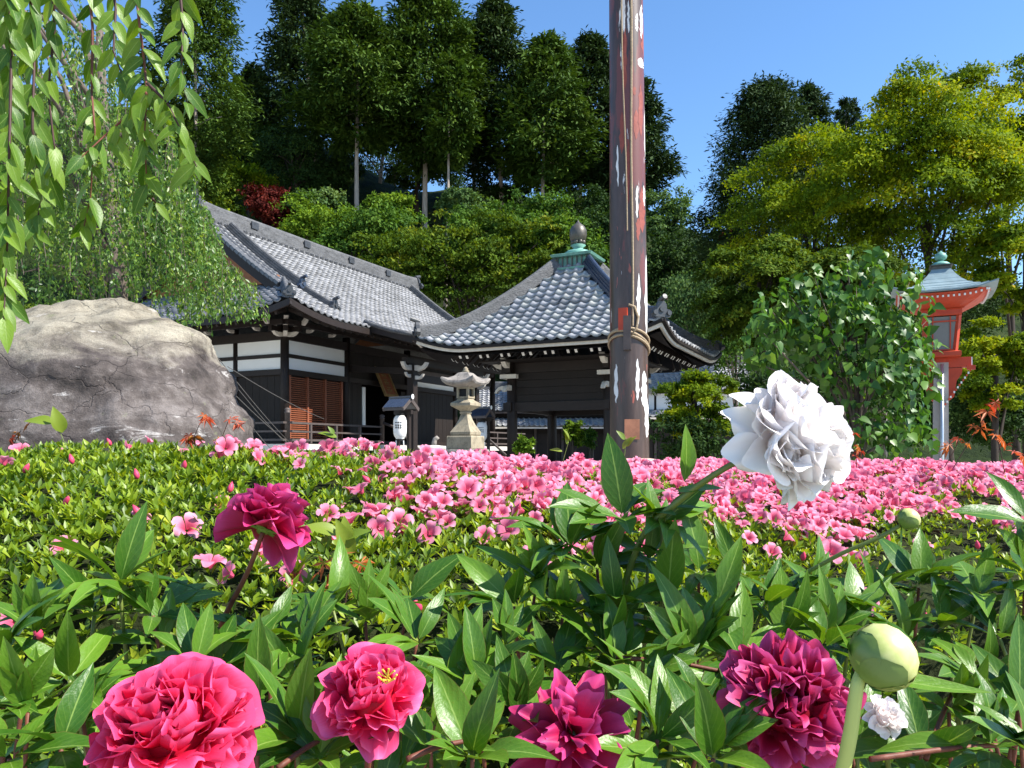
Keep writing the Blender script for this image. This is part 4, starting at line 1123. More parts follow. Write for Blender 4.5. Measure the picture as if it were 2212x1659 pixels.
# ---------------------------------------------------------------- painted pole
def build_pole():
    c = P(1362, VH, 7.9)
    R = thing('painted_pole', 'tall dark brown pole with peeling white and red paint', 'pole', (c.x, c.y, 0))
    rings = []
    for i in range(30):
        z = 7.4 * i / 29
        r = 0.205 - 0.0060 * z + 0.002 * mnoise.noise((0, 0, z * 0.8))
        rings.append([(r * math.cos(a) - 0.008 * z, r * math.sin(a), z) for a in np.linspace(0, 2 * math.pi, 33)[:-1]])
    MB().loft(rings).build('shaft', M['pole'], R, smooth=True)
    MB().lathe([(0.62, 0), (0.62, 0.85), (0.58, 1.0), (0.45, 1.08), (0.26, 1.12), (0.20, 1.13)], 28).build('footing', M['footing'], R, smooth=True)
    # cords down the front, a rope round the pole, two nailed blocks
    def on(a, z, k=1.03):
        r = (0.205 - 0.006 * z) * k
        return Vector((r * math.cos(a) - 0.008 * z, r * math.sin(a), z))
    fr = -math.pi / 2
    MB().tube([on(fr + 0.05 + 0.10 * math.sin(i * 0.9) * 0.3 + 0.10 * i / 14, 2.45 + i * 0.34, 1.05) for i in range(15)], 0.011, 6).build('cord', M['rope'], R)
    MB().tube([on(fr - 0.18 - 0.035 * i + 0.03 * math.sin(i), 3.4 + i * 0.36, 1.05) for i in range(11)], 0.007, 6).build('cord', M['rope'], R)
    for dz, sl_ in ((0.0, 0.05), (0.035, 0.07), (0.075, 0.03)):
        MB().tube([on(a, 2.26 + dz + 0.10 * math.cos(a - fr) * 0.9 - sl_ * math.sin(a - fr), 1.06) for a in np.linspace(0, 2 * math.pi, 29)], 0.014, 6, cap=False).build('rope_turn', M['rope'], R, smooth=True)
    MB().tube([on(fr + a, 2.42 + z, 1.08) for a, z in ((0.0, -0.06), (0.25, 0.02), (0.33, 0.12), (0.15, 0.22), (-0.15, 0.24))], 0.013, 6).build('rope_knot', M['rope'], R, smooth=True)
    rf = random.Random(8)
    M['flake_white'] = plain('bare_white_primer', (0.70, 0.69, 0.67), 0.7, 0.2, 25, 0.15, 0.2)
    M['flake_red'] = plain('red_undercoat', (0.24, 0.062, 0.045), 0.6, 0.3, 25, 0.25, 0.2)
    for u0, u1, v0, v1, red in ((1370, 1378, 775, 865, 0), (1383, 1396, 800, 880, 0), (1391, 1402, 860, 945, 0), (1326, 1333, 785, 870, 0), (1372, 1380, 590, 700, 0), (1392, 1400, 545, 720, 0), (1381, 1387, 0, 75, 0), (1370, 1376, 25, 65, 0),
                               (1376, 1390, 118, 140, 0), (1391, 1398, 215, 330, 0), (1388, 1393, 395, 440, 0), (1370, 1375, 400, 470, 0), (1330, 1334, 310, 400, 0), (1352, 1357, 0, 70, 0), (1384, 1398, 20, 110, 1), (1378, 1387, 175, 290, 1), (1364, 1371, 185, 205, 1),
                               (1366, 1376, 235, 300, 1), (1378, 1392, 400, 500, 1), (1350, 1357, 300, 440, 1), (1336, 1345, 240, 330, 1), (1371, 1380, 470, 520, 1), (1342, 1352, 60, 190, 1)):
        n_ = 12
        rows_ = []
        for i in range(n_ + 1):
            t_ = i / n_
            v_ = v0 + (v1 - v0) * t_
            z_ = CZ + (VH - v_) * 7.72 / F
            rp = (0.205 - 0.006 * z_) * F / 7.72
            ctr = 1364.5 - 0.008 * z_ * F / 7.72
            sh = min(1.0, 4 * t_, 4 * (1 - t_)) ** 0.6
            m_ = (u0 + u1) / 2 + rf.uniform(-1.2, 1.2); hw_ = max(0.4, (u1 - u0) / 2 * sh * rf.uniform(0.65, 1.25))
            a0 = math.asin(max(-0.985, min(0.985, (m_ - hw_ - ctr) / rp))); a1 = math.asin(max(-0.98, min(0.99, (m_ + hw_ - ctr) / rp)))
            rows_.append([on(fr + a0 + (a1 - a0) * j / 3, z_, 1.006) for j in range(4)])
        MB().sheet(rows_).build('paint_flake', M['flake_red' if red else 'flake_white'], R)
    p = on(fr - 0.42, 2.52, 1.04); MB().box(p, (0.09, 0.04, 0.22), Matrix.Rotation(-0.42, 3, 'Z')).build('red_block', M['verm'], R)
    p = on(fr - 0.22, 2.38, 1.06); MB().box(p, (0.075, 0.05, 0.34), Matrix.Rotation(-0.22, 3, 'Z')).build('grey_block', M['wood_grey'], R)
    p = on(fr - 0.02, 1.42, 1.012); MB().box(p, (0.15, 0.006, 0.20), Matrix.Rotation(-0.02, 3, 'Z')).build('rust_plate', plain('rusty_plate', (0.30, 0.13, 0.075), 0.7, 0.3, 12, 0.4), R)
build_pole()

# ---------------------------------------------------------------- boulder
def build_boulder():
    Y = 7.6
    out = [(-120, 705), (-40, 690), (0, 678), (60, 658), (165, 648), (248, 649), (290, 675), (345, 700), (400, 726), (428, 768), (450, 800), (468, 850), (500, 890), (520, 930), (535, 985), (545, 1060), (540, 1240), (-140, 1240), (-190, 1000), (-170, 800)]
    cx, cz = 190, 960
    c = P(cx, cz, Y + 1.0)
    ang = []; rad = []
    for u, v in out:
        dx, dz = (u - cx) / F * Y, (cz - v) / F * Y
        ang.append(math.atan2(dz, dx)); rad.append(math.hypot(dx, dz))
    o = np.argsort(ang); ang = np.array(ang)[o]; rad = np.array(rad)[o]
    ang = np.concatenate([ang - 2 * math.pi, ang, ang + 2 * math.pi]); rad = np.tile(rad, 3)
    import bmesh
    bm = bmesh.new()
    bmesh.ops.create_icosphere(bm, subdivisions=6, radius=1.0)
    for v in bm.verts:
        x, y, z = v.co
        pl = math.hypot(x, z)
        r = float(np.interp(math.atan2(z, x), ang, rad))
        k = min(1.0, pl) ** 0.62              # a bluff, slab-sided stone
        px, pz = (x / pl * r * k, z / pl * r * k) if pl > 1e-6 else (0, 0)
        py = math.copysign(abs(y) ** 0.85, y) * 1.15
        lean = max(0.0, pz + 0.1) * 0.45     # the upper part lies back from the camera
        q = Vector((px, py + lean, pz))
        n1 = mnoise.fractal(q * 0.9 + Vector((3, 1, 7)), 1.0, 2.0, 5)
        n2 = mnoise.ridged_multi_fractal(Vector((q.x * 0.8, q.y * 0.8, q.z * 1.9)) + Vector((1, 5, 2)), 0.9, 2.1, 6, 1.0, 2.0)
        d = Vector((x * 0.25, y, z * 0.25)).normalized()
        q += d * (0.14 * n1 + 0.085 * (n2 - 1.2)) + d * 0.035 * mnoise.fractal(Vector((q.x * 2.6, q.y * 2.6, q.z * 4.0)), 0.9, 2.1, 5) + d * 0.016 * mnoise.fractal(q * 9, 0.7, 2.0, 5)
        v.co = q
    me = bpy.data.meshes.new('boulder')
    bm.to_mesh(me); bm.free()
    me.polygons.foreach_set('use_smooth', [True] * len(me.polygons))
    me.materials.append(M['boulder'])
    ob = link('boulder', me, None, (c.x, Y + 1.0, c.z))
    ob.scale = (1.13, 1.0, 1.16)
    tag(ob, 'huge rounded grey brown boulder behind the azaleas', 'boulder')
build_boulder()

# ---------------------------------------------------------------- strings stretched in front of the hall's side wall
for i, (a, b, ya, yb) in enumerate((((440, 745), (612, 952), 13.0, 20.5), ((470, 772), (628, 958), 13.0, 20.5), ((492, 792), (700, 905), 13.0, 21.0), ((455, 800), (645, 975), 12.0, 20.0), ((480, 830), (590, 975), 12.0, 19.0))):
    p, q = P(a[0], a[1], ya), P(b[0], b[1], yb)
    o = MB().tube([p.lerp(q, t) - Vector((0, 0, 0.15 * 4 * t * (1 - t) * 0.4)) for t in np.linspace(0, 1, 7)], 0.007, 5).build('guy_string', M['wire'])
    tag(o, ('upper', 'second', 'rightmost', 'lower', 'lowest')[i] + ' of the thin strings slanting from the boulder to the railing', 'string', 'thin slanting strings')
# ---------------------------------------------------------------- trees
LEAF2 = (np.array([(0, 0, 0), (-0.30, 0.5, 0.06), (0, 1, 0), (0.30, 0.5, 0.06)]), np.array([(0, 1, 2), (0, 2, 3)]))
LEAF4 = (np.array([(0, 0, 0), (-0.21, 0.48, 0.06), (0, 0.52, 0), (0.21, 0.48, 0.06), (0, 1, -0.05)]), np.array([(0, 1, 2), (0, 2, 3), (1, 4, 2), (2, 4, 3)]))
SPRAY = (np.array([(0, 0, 0), (-0.20, 0.5, 0.02), (-0.50, 0.80, 0.0), (-0.13, 0.30, 0), (0.13, 0.30, 0), (0.0, 1.0, -0.05), (0.50, 0.78, 0.02), (0.20, 0.5, 0)]), np.array([(0, 1, 2), (3, 4, 5), (0, 6, 7)]))
NEEDLE = (np.array([(0, 0, 0), (-0.17, 0.55, 0.03), (0.02, 1, -0.06), (0.17, 0.5, 0.03)]), np.array([(0, 1, 2), (0, 2, 3)]))
HEART = (np.array([(0, 0, 0), (-0.26, -0.08, 0.03), (-0.42, 0.20, 0.07), (-0.30, 0.55, 0.04), (0, 1.05, -0.12), (0.30, 0.55, 0.04), (0.42, 0.20, 0.07), (0.26, -0.08, 0.03), (0, 0.45, -0.02)]),
         np.array([(0, 1, 2), (0, 2, 8), (2, 3, 8), (3, 4, 8), (8, 4, 5), (8, 5, 6), (0, 8, 6), (0, 6, 7)]))
def star_leaf(n=7):
    """palmate maple leaf"""
    V = [(0, 0, 0)]; T = []
    for i in range(n):
        a = math.radians(-120 + 240 * i / (n - 1))
        L = 1.0 - 0.45 * abs(i - (n - 1) / 2) / ((n - 1) / 2)
        b = math.radians(13)
        V += [(0.42 * L * math.sin(a - b), 0.42 * L * math.cos(a - b), 0.03), (L * math.sin(a), L * math.cos(a), -0.10 * L), (0.42 * L * math.sin(a + b), 0.42 * L * math.cos(a + b), 0.03)]
        k = 1 + 3 * i
        T += [(0, k, k + 1), (0, k + 1, k + 2)]
    return np.array(V), np.array(T)
STAR = star_leaf()

def px(w, Y): return w / F * Y
def rvec(rs, n): return nrmz(rs.normal(size=(n, 3)))

def trunk_mesh(base, top, r0, r1, branches, rs, mat, name='trunk'):
    b = MB()
    base, top = np.array(base, float), np.array(top, float)
    pts = [base + (top - base) * t + np.array([rs.normal() * 0.06, rs.normal() * 0.06, 0]) * (r0 * 6) * t * (1 - t) for t in np.linspace(0, 1, 7)]
    b.tube(pts, list(np.linspace(r0, r1, 7)), 8)
    for tip in branches:
        t = rs.uniform(0.35, 0.95)
        s = base + (top - base) * t
        tip = np.array(tip, float)
        mid = s + (tip - s) * 0.5 + np.array([0, 0, 0.12 * np.linalg.norm(tip - s)])
        r = max(0.01, r0 * 0.42 * (1 - 0.5 * t))
        b.tube([s, s + (mid - s) * 0.5 + (0, 0, 0.02), mid, mid + (tip - mid) * 0.55, tip], [r, r * 0.85, r * 0.65, r * 0.45, r * 0.15], 6)
    return b.mesh(name, mat, True)

def add_tree(name, label, group, cat, base, crown_me, trunk_me, kind_crown='crown'):
    R = thing(name, label, cat, base, 0, group)
    tag(link(kind_crown, crown_me, R), kind='stuff')
    if trunk_me: link('trunk', trunk_me, R)
    return R

def broadleaf(name, label, group, u, v, w, h, Y, mat, n_cl, n_lf, lsize, seed, flat=0.45, cl_r=0.16, trunk=True, tmpl=LEAF2, tmat='bark', base_uv=None, lobes=None, up=0.75, cat='tree', droop=0.0, shell=0.45):
    """crown made of leaf clumps spread through an uneven volume"""
    rs = np.random.RandomState(seed)
    c = np.array(P(u, v, Y)); rx, rz = px(w, Y) / 2, px(h, Y) / 2
    r = np.array([rx, rx * 0.8, rz])
    bx, by = (c[0], c[1]) if base_uv is None else (P(base_uv, VH, Y).x, c[1])
    bz = hill_z(bx, by)
    base = np.array([bx, by, bz])
    if lobes is None:
        k = 9
        lobes = [(rs.uniform(-0.65, 0.65), rs.uniform(-0.6, 0.5), rs.uniform(-0.55, 0.6), rs.uniform(0.30, 0.52)) for _ in range(k)] + [(0, 0, -0.1, 0.66)]
    P_, Nn, Tt = [], [], []
    per = max(1, n_cl // len(lobes))
    tips = []
    for lx, ly, lz, lr in lobes:
        lc = c + np.array([lx, ly, lz]) * r
        d = rvec(rs, per)
        rad = (shell + (1 - shell) * rs.uniform(size=(per, 1)) ** 0.5) * (1 + 0.18 * np.sin(d[:, :1] * 5 + seed) * np.cos(d[:, 2:3] * 6))
        cc = lc + d * rad * r * lr
        tips.append(lc + np.array([0, 0, -0.1 * rz]))
        cr = cl_r * min(rx, rz * 1.2) * rs.uniform(0.7, 1.4, (per, 1, 1))
        off = rs.normal(size=(per, n_lf, 3)) * np.array([1, 1, flat]) * cr * 0.62
        q = cc[:, None, :] + off
        q[:, :, 2] -= droop * rs.uniform(size=(per, n_lf)) * cr[:, :, 0]
        P_.append(q.reshape(-1, 3))
        nn = d[:, None, :] * 0.55 + np.array([0, 0, up]) + rs.normal(size=(per, n_lf, 3)) * 0.30
        Nn.append(nn.reshape(-1, 3))
        ct = rs.uniform(0.05, 0.65, (per, 1)) + rs.uniform(-0.1, 0.25)
        Tt.append(np.clip(ct + rs.normal(0, 0.10, (per, n_lf)), 0, 1).ravel())
    P_ = np.concatenate(P_); Nn = np.concatenate(Nn); Tt = np.concatenate(Tt)
    ax = rs.normal(size=P_.shape); ax[:, 2] -= 0.5 + droop
    me = scatter(name + '_crown', tmpl, P_ - base, ax, Nn, lsize * rs.uniform(0.65, 1.25, len(P_)), Tt, M[mat])
    tm = None
    if trunk:
        tm = trunk_mesh((0, 0, -0.3), c - base + np.array([0, 0, rz * 0.15]), max(0.05, rx * 0.075), 0.03, [t - base for t in tips[:-1]], rs, M[tmat])
    return add_tree(name, label, group, cat, tuple(base), me, tm)

def conifer(name, label, group, u, v_top, v_bot, w, Y, seed, mat='conifer', u_base=None, n_cl=330, n_lf=34, lsize=0.36, pw=0.62, low=0.18, base_v=None, tr=0.22, tmat='bark_pale'):
    rs = np.random.RandomState(seed)
    n_cl, n_lf, lsize, w = int(n_cl * 1.25), int(n_lf * 1.6), lsize * 1.36, w * 1.30
    top, bot = np.array(P(u, v_top, Y)), np.array(P(u, v_bot, Y))
    bx = P(u if u_base is None else u_base, VH, Y).x
    base = np.array([bx, Y, hill_z(bx, Y)])
    H = top[2] - bot[2]; R0 = px(w, Y) / 2
    t = rs.uniform(0, 1, n_cl) ** 1.05
    dn = rs.uniform(size=n_cl) < 0.10
    t = np.where(dn, -rs.uniform(0, 0.20, n_cl), t)
    prof = (1 - np.maximum(t, 0)) ** pw * np.minimum(1, (np.maximum(t, 0) + low) / 0.34) ** 0.7 * np.where(t < 0, 0.62, 1.0) + 0.04
    ang = rs.uniform(0, 2 * math.pi, n_cl)
    lump = 1 + 0.20 * np.sin(ang * 3 + seed + t * 9) + 0.14 * np.sin(ang * 5 - t * 17) + rs.normal(0, 0.07, n_cl)
    rr = R0 * prof * lump * (0.30 + 0.70 * rs.uniform(size=n_cl) ** 0.5)
    d = np.stack([np.cos(ang), np.sin(ang), np.zeros(n_cl)], 1)
    cc = bot + np.array([0, 0, 1]) * (t * H)[:, None] + d * rr[:, None]
    cc[:, 2] -= 0.12 * rr
    cr = R0 * 0.175 * rs.uniform(0.7, 1.35, n_cl) * (0.55 + 0.45 * prof)
    off = rs.normal(size=(n_cl, n_lf, 3)) * np.array([1, 1, 0.6]) * cr[:, None, None] * 0.7
    pos = (cc[:, None, :] + off).reshape(-1, 3)
    od = d[:, None, :] + rs.normal(size=(n_cl, n_lf, 3)) * 0.55 + np.array([0, 0, -0.25])
    nn = np.array([0, 0, 0.9]) + d[:, None, :] * 0.5 + rs.normal(size=(n_cl, n_lf, 3)) * 0.26
    ti = np.clip(rs.uniform(0.1, 0.8, (n_cl, 1)) + rs.normal(0, 0.08, (n_cl, n_lf)), 0, 1).ravel()
    me = scatter(name + '_crown', NEEDLE, pos - base, od.reshape(-1, 3), nn.reshape(-1, 3), lsize * rs.uniform(0.6, 1.3, len(pos)), ti, M[mat])
    tips = [cc[i] - base for i in rs.choice(n_cl, 9, replace=False)]
    tb = MB()
    tp = bot + np.array([0, 0, 0.8 * H]) - base
    pts = [np.array([0, 0, -0.5]) + (tp - np.array([0, 0, -0.5])) * q + np.array([0.10 * math.sin(q * 5 + seed), 0, 0]) * q for q in np.linspace(0, 1, 8)]
    tb.tube(pts, list(np.linspace(tr, tr * 0.25, 8)), 9)
    for i, tip in enumerate(tips):
        zz = min(tip[2] - 0.1, tp[2] * 0.98)
        s = np.array([tp[0] * zz / max(tp[2], 0.1), 0, zz + 0.2])
        tb.tube([s, s + (tip - s) * 0.5 + np.array([0, 0, 0.15]), tip], [tr * 0.25, tr * 0.16, 0.02], 5)
    return add_tree(name, label, group, 'tree', tuple(base), me, tb.mesh('trunk', M[tmat], True))

CED = 'tall cypresses on the hill'
conifer('cypress_tree', 'broad dark conifer rising behind the weeping cherry at upper left', CED, 425, -150, 320, 175, 50, 1, 'conifer', n_cl=420, n_lf=40, lsize=0.26, pw=0.55)
conifer('cypress_tree', 'blue green cypress at the left end of the hilltop row', CED, 652, -60, 275, 160, 68, 2, 'conifer_deep', u_base=686, tr=0.22, n_cl=380)
conifer('cypress_tree', 'rounded cypress with a bare pale trunk above the hall ridge', CED, 772, 18, 262, 200, 60, 3, u_base=771, tr=0.24, n_cl=420, n_lf=38)
conifer('cypress_tree', 'tallest cypress in the middle of the hilltop row', CED, 922, -75, 290, 195, 62, 4, u_base=917, tr=0.26, n_cl=460, n_lf=38)
conifer('cypress_tree', 'dark cypress right of the tallest one', CED, 1065, 5, 310, 170, 66, 5, 'conifer_deep', u_base=1088, tr=0.24, n_cl=380)
conifer('cypress_tree', 'thin trunked cypress behind the two tallest', CED, 1005, 50, 290, 110, 70, 6, 'conifer_deep', u_base=1028, tr=0.2, n_cl=200)
conifer('cypress_tree', 'olive green cypress left of the pole', CED, 1180, 85, 345, 165, 60, 7, u_base=1165, tr=0.22, n_cl=360)
conifer('cypress_tree', 'dark cypress whose crown the pole crosses', CED, 1275, 82, 365, 150, 64, 8, 'conifer_deep', u_base=1242, tr=0.22, n_cl=360)
conifer('cypress_tree', 'cypress crown showing to the right of the pole', CED, 1372, 170, 395, 130, 63, 9, 'conifer_deep', u_base=1316, tr=0.22, n_cl=280)
conifer('cypress_tree', 'small dark cypress in the notch of sky at left', CED, 545, 140, 290, 80, 72, 10, 'conifer_deep', n_cl=150, tr=0.15)
conifer('cypress_tree', 'cypress with a slender trunk left of the tallest one', CED, 850, 60, 270, 110, 72, 31, 'conifer_deep', u_base=820, tr=0.18, n_cl=200)
conifer('cypress_tree', 'cypress with a pale trunk between the two tallest', CED, 975, 130, 310, 90, 58, 32, 'conifer', u_base=961, tr=0.17, n_cl=140)
conifer('cypress_tree', 'large dark cypress standing alone right of the pole', CED, 1652, 180, 560, 215, 38, 11, 'conifer_deep', u_base=1640, n_cl=520, n_lf=44, lsize=0.18, pw=0.50, tr=0.22, low=0.12, tmat='bark_dark')
conifer('cypress_tree', 'dark cypress just right of the lone large one', CED, 1748, 188, 420, 110, 40, 12, 'conifer_deep', n_cl=220, lsize=0.18, pw=0.5, tr=0.18, tmat='bark_dark')
conifer('cypress_tree', 'small rounded conifer above the yellow green maples', CED, 1830, 215, 360, 62, 46, 13, 'conifer_deep', n_cl=110, lsize=0.18, pw=0.45, tr=0.15)
conifer('cypress_tree', 'sparse dark conifer tip above the yellow green maples', CED, 1912, 212, 360, 55, 46, 14, 'conifer_deep', n_cl=80, lsize=0.18, pw=0.6, tr=0.12)

HS = 'trees covering the hillside'
hs = [  # u, v, w, h, Y, mat, label
    (480, 285, 230, 190, 66, 'green_dark', 'dark tree below the broad conifer at upper left'),
    (640, 345, 190, 150, 62, 'green_dark', 'dark bushy tree above the red maple'),
    (560, 310, 150, 140, 68, 'green_mid', 'mid green tree under the left end of the cypress row'),
    (455, 425, 170, 170, 58, 'maple_olive', 'yellow green maple just above the hall ridge end'),
    (535, 380, 130, 90, 60, 'maple_gold', 'small bright yellow green tree above the hall ridge'),
    (590, 452, 105, 110, 54, 'red_leaf', 'dark red maple above the hall roof'),
    (680, 445, 110, 70, 54, 'green_pale', 'pale green drooping tree below the bare pale trunk'),
    (690, 485, 190, 120, 50, 'green_bright', 'bright green bush right of the red maple'),
    (835, 450, 100, 66, 55, 'green_bright', 'yellow green bush between the two front cypress trunks'),
    (760, 510, 190, 130, 48, 'green_mid', 'mid green bush over the middle of the hall roof'),
    (850, 512, 190, 112, 50, 'green_mid', 'rounded green bush over the right half of the hall ridge'),
    (1000, 448, 110, 66, 56, 'green_pale', 'pale green tree at the foot of the tallest cypress'),
    (1025, 494, 210, 112, 52, 'green_mid', 'wide green tree between hall and pavilion on the slope'),
    (1130, 490, 200, 112, 53, 'green_mid', 'green tree left of the pavilion finial, high on the slope'),
    (880, 575, 250, 150, 46, 'maple_olive', 'olive maple just above the right end of the hall roof'),
    (1010, 585, 240, 190, 45, 'maple_olive', 'olive maple in the dip between the two roofs'),
    (1120, 555, 200, 150, 45.5, 'maple_olive', 'olive maple left of the pavilion finial'),
    (1190, 510, 160, 110, 48, 'green_mid', 'green tree behind the pavilion finial'),
    (1230, 560, 150, 160, 47, 'green_mid', 'green tree directly behind the bronze jewel'),
    (1265, 455, 150, 90, 60, 'green_dark', 'dark bush under the cypress left of the pole'),
    (1300, 520, 160, 150, 50, 'green_dark', 'dark tree behind the pole'),
    (1440, 470, 105, 120, 56, 'green_pale', 'light feathery tree right of the pole at the skyline'),
    (1440, 580, 160, 180, 46, 'green_dark', 'dark green tree right of the pole'),
    (1540, 545, 150, 150, 50, 'green_dark', 'dark tree in front of the lone large cypress'),
    (1590, 520, 60, 70, 44, 'red_leaf', 'small dark red maple below the lone large cypress'),
    (720, 385, 130, 90, 64, 'green_dark', 'dark bush behind the bare pale trunk'),
    (900, 365, 150, 80, 68, 'green_dark', 'dark undergrowth behind the tallest cypress trunk'),
    (1085, 425, 170, 60, 68, 'green_dark', 'low dark bush on the crest between cypress trunks'),
    (620, 345, 230, 130, 88, 'green_dark', 'dark trees beyond the crest at the left of the cypress trunks'),
    (850, 350, 230, 120, 88, 'green_dark', 'dark trees beyond the crest behind the tallest cypress trunk'),
    (1180, 385, 150, 90, 88, 'green_dark', 'dark trees beyond the crest left of the pole'),
    (970, 360, 120, 130, 90, 'green_dark', 'dark trees beyond the crest between the two tallest cypresses'),
    (760, 345, 120, 120, 90, 'green_dark', 'dark trees beyond the crest behind the bare pale trunk'),
    (380, 460, 200, 200, 52, 'maple_gold', 'yellow green tree half hidden by the weeping cherry'),
    (200, 520, 400, 420, 40, 'green_dark', 'dark tree mass behind the weeping cherry'),
    (60, 730, 260, 200, 24, 'maple_olive', 'olive bush low behind the weeping cherry at the left edge'),
]
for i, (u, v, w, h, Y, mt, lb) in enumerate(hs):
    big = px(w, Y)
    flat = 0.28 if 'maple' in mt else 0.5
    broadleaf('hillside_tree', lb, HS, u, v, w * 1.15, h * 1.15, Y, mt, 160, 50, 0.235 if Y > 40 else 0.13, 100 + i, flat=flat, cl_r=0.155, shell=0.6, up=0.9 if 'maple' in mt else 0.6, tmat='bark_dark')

broadleaf('willow_like_tree', 'pale green weeping tree just right of the pavilion roof', HS, 1495, 660, 170, 210, 36, 'green_pale', 170, 50, 0.15, 171, flat=1.0, cl_r=0.2, droop=1.6, up=0.3)
broadleaf('willow_like_tree', 'small weeping tree between the pavilion and the cypress', HS, 1590, 700, 130, 190, 33, 'green_mid', 120, 50, 0.14, 172, flat=1.0, cl_r=0.2, droop=1.4, up=0.3)

def pads(n, rs, spread=1.0):
    return [(rs.uniform(-0.85, 0.85) * spread, rs.uniform(-0.7, 0.7), rs.uniform(-0.85, 0.85), rs.uniform(0.22, 0.40)) for _ in range(n)]
def maple(label, u, v, w, h, Y, mat, seed, n_pad, group, lsize=0.105, nl=55, base_uv=None, tmat='bark_dark'):
    """layered maple: flat leaf pads set along spreading limbs"""
    rs = np.random.RandomState(seed)
    c = np.array(P(u, v, Y)); rx, rz = px(w, Y) / 2, px(h, Y) / 2
    bx = P(u if base_uv is None else base_uv, VH, Y).x
    base = np.array([bx, Y, hill_z(bx, Y)])
    P_, N_, T_, tips = [], [], [], []
    k = 0
    n_pad = int(n_pad * 1.35)
    while k < n_pad:
        d = rs.uniform(-1, 1, 3)
        if (d ** 2).sum() > 1.0 or (d ** 2).sum() < 0.12: continue
        pc = c + d * np.array([rx, rx * 0.75, rz])
        pr = rx * rs.uniform(0.15, 0.34)
        m = int(nl * 12 * (pr / (rx * 0.25)) ** 2)
        a = rs.uniform(0, 2 * math.pi, m); q = pr * rs.uniform(size=m) ** 0.55
        ex = rs.uniform(0.75, 1.25); lob = 1 + 0.25 * np.sin(a * 3 + k) + 0.15 * np.sin(a * 7 + 2 * k)
        x, y = q * np.cos(a) * ex * lob, q * np.sin(a) / ex * lob
        z = 0.30 * pr * (1 - (q / pr) ** 2) + rs.normal(0, 0.13 * pr, m) - (0.25 + rs.uniform(-0.15, 0.35)) * (x * d[0] + y * d[1]) + 0.10 * pr * np.sin(a * 3 + k * 1.7)
        P_.append(pc + np.stack([x, y, z], 1))
        nn = np.stack([x * 0.5 / pr + 0.3 * d[0], y * 0.5 / pr + 0.3 * d[1], np.full(m, 0.9)], 1) + rs.normal(size=(m, 3)) * 0.26
        N_.append(nn)
        T_.append(np.clip(rs.uniform(0.10, 0.75) + rs.normal(0, 0.10, m), 0, 1))
        tips.append(pc - base)
        k += 1
    P_ = np.concatenate(P_); N_ = np.concatenate(N_); T_ = np.concatenate(T_)
    ax = rs.normal(size=P_.shape); ax[:, 2] -= 0.3
    me = scatter('maple_crown', LEAF2, P_ - base, ax, N_, lsize * rs.uniform(0.7, 1.3, len(P_)), T_, M[mat])
    tm = trunk_mesh((0, 0, -0.3), c - base + np.array([0, 0, 0.25 * rz]), max(0.07, rx * 0.06), 0.05, tips[::6], rs, M[tmat])
    return add_tree('maple_tree', label, group, 'tree', tuple(base), me, tm)
MG = 'yellow green maples at the right'
maple('yellow green maple in front of the lone large cypress', 1760, 500, 360, 420, 24, 'maple_gold', 201, 62, MG, nl=42)
maple('large golden green maple above the vermilion lantern', 1985, 410, 420, 480, 21, 'maple_gold', 202, 78, MG, nl=46, base_uv=2060)
maple('tall maple reaching the top right corner', 2165, 270, 300, 330, 23, 'maple_gold', 203, 52, MG, nl=40, base_uv=2200)
maple('olive shaded maple left of the leafy shrub', 1640, 640, 260, 240, 20, 'maple_olive', 204, 40, MG, nl=40)
maple('low golden maple just right of the vermilion lantern', 2150, 790, 190, 190, 14, 'maple_gold', 205, 26, MG, lsize=0.065, nl=60)
maple('maple at the right edge level with the lantern roof', 2215, 560, 200, 240, 19, 'maple_gold', 206, 30, MG, nl=40)
maple('bright small maple bush between pole and white peony', 1500, 870, 190, 150, 14.5, 'maple_gold', 207, 30, MG, lsize=0.06, nl=60)
maple('olive maple filling the gap behind the leafy shrub', 1830, 640, 300, 220, 18, 'maple_olive', 208, 40, MG, nl=45)
DK = 'dark bushes under the maples'
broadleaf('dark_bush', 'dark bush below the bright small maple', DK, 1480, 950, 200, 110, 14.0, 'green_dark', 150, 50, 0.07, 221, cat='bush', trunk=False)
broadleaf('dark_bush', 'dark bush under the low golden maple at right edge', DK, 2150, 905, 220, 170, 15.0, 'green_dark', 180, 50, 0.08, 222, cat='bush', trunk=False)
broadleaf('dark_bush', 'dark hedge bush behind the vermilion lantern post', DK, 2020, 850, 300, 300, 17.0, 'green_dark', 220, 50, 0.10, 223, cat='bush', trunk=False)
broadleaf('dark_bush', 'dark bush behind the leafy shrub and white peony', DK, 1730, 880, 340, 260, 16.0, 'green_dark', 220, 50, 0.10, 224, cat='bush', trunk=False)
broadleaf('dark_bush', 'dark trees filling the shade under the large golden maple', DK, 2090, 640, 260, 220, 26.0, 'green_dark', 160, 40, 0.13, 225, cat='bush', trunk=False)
broadleaf('courtyard_bush', 'small glossy bright green bush in front of the pavilion pillar', DK, 1132, 962, 46, 64, 15.0, 'green_bright', 70, 40, 0.07, 226, cat='bush', trunk=False)
broadleaf('courtyard_bush', 'little sunlit sapling seen through the pavilion', DK, 1238, 935, 46, 70, 24.0, 'green_bright', 60, 30, 0.10, 227, cat='bush')
broadleaf('courtyard_bush', 'dark green bush seen through the pavilion beside the pole', DK, 1280, 945, 46, 50, 25.0, 'green_mid', 60, 30, 0.10, 228, cat='bush')

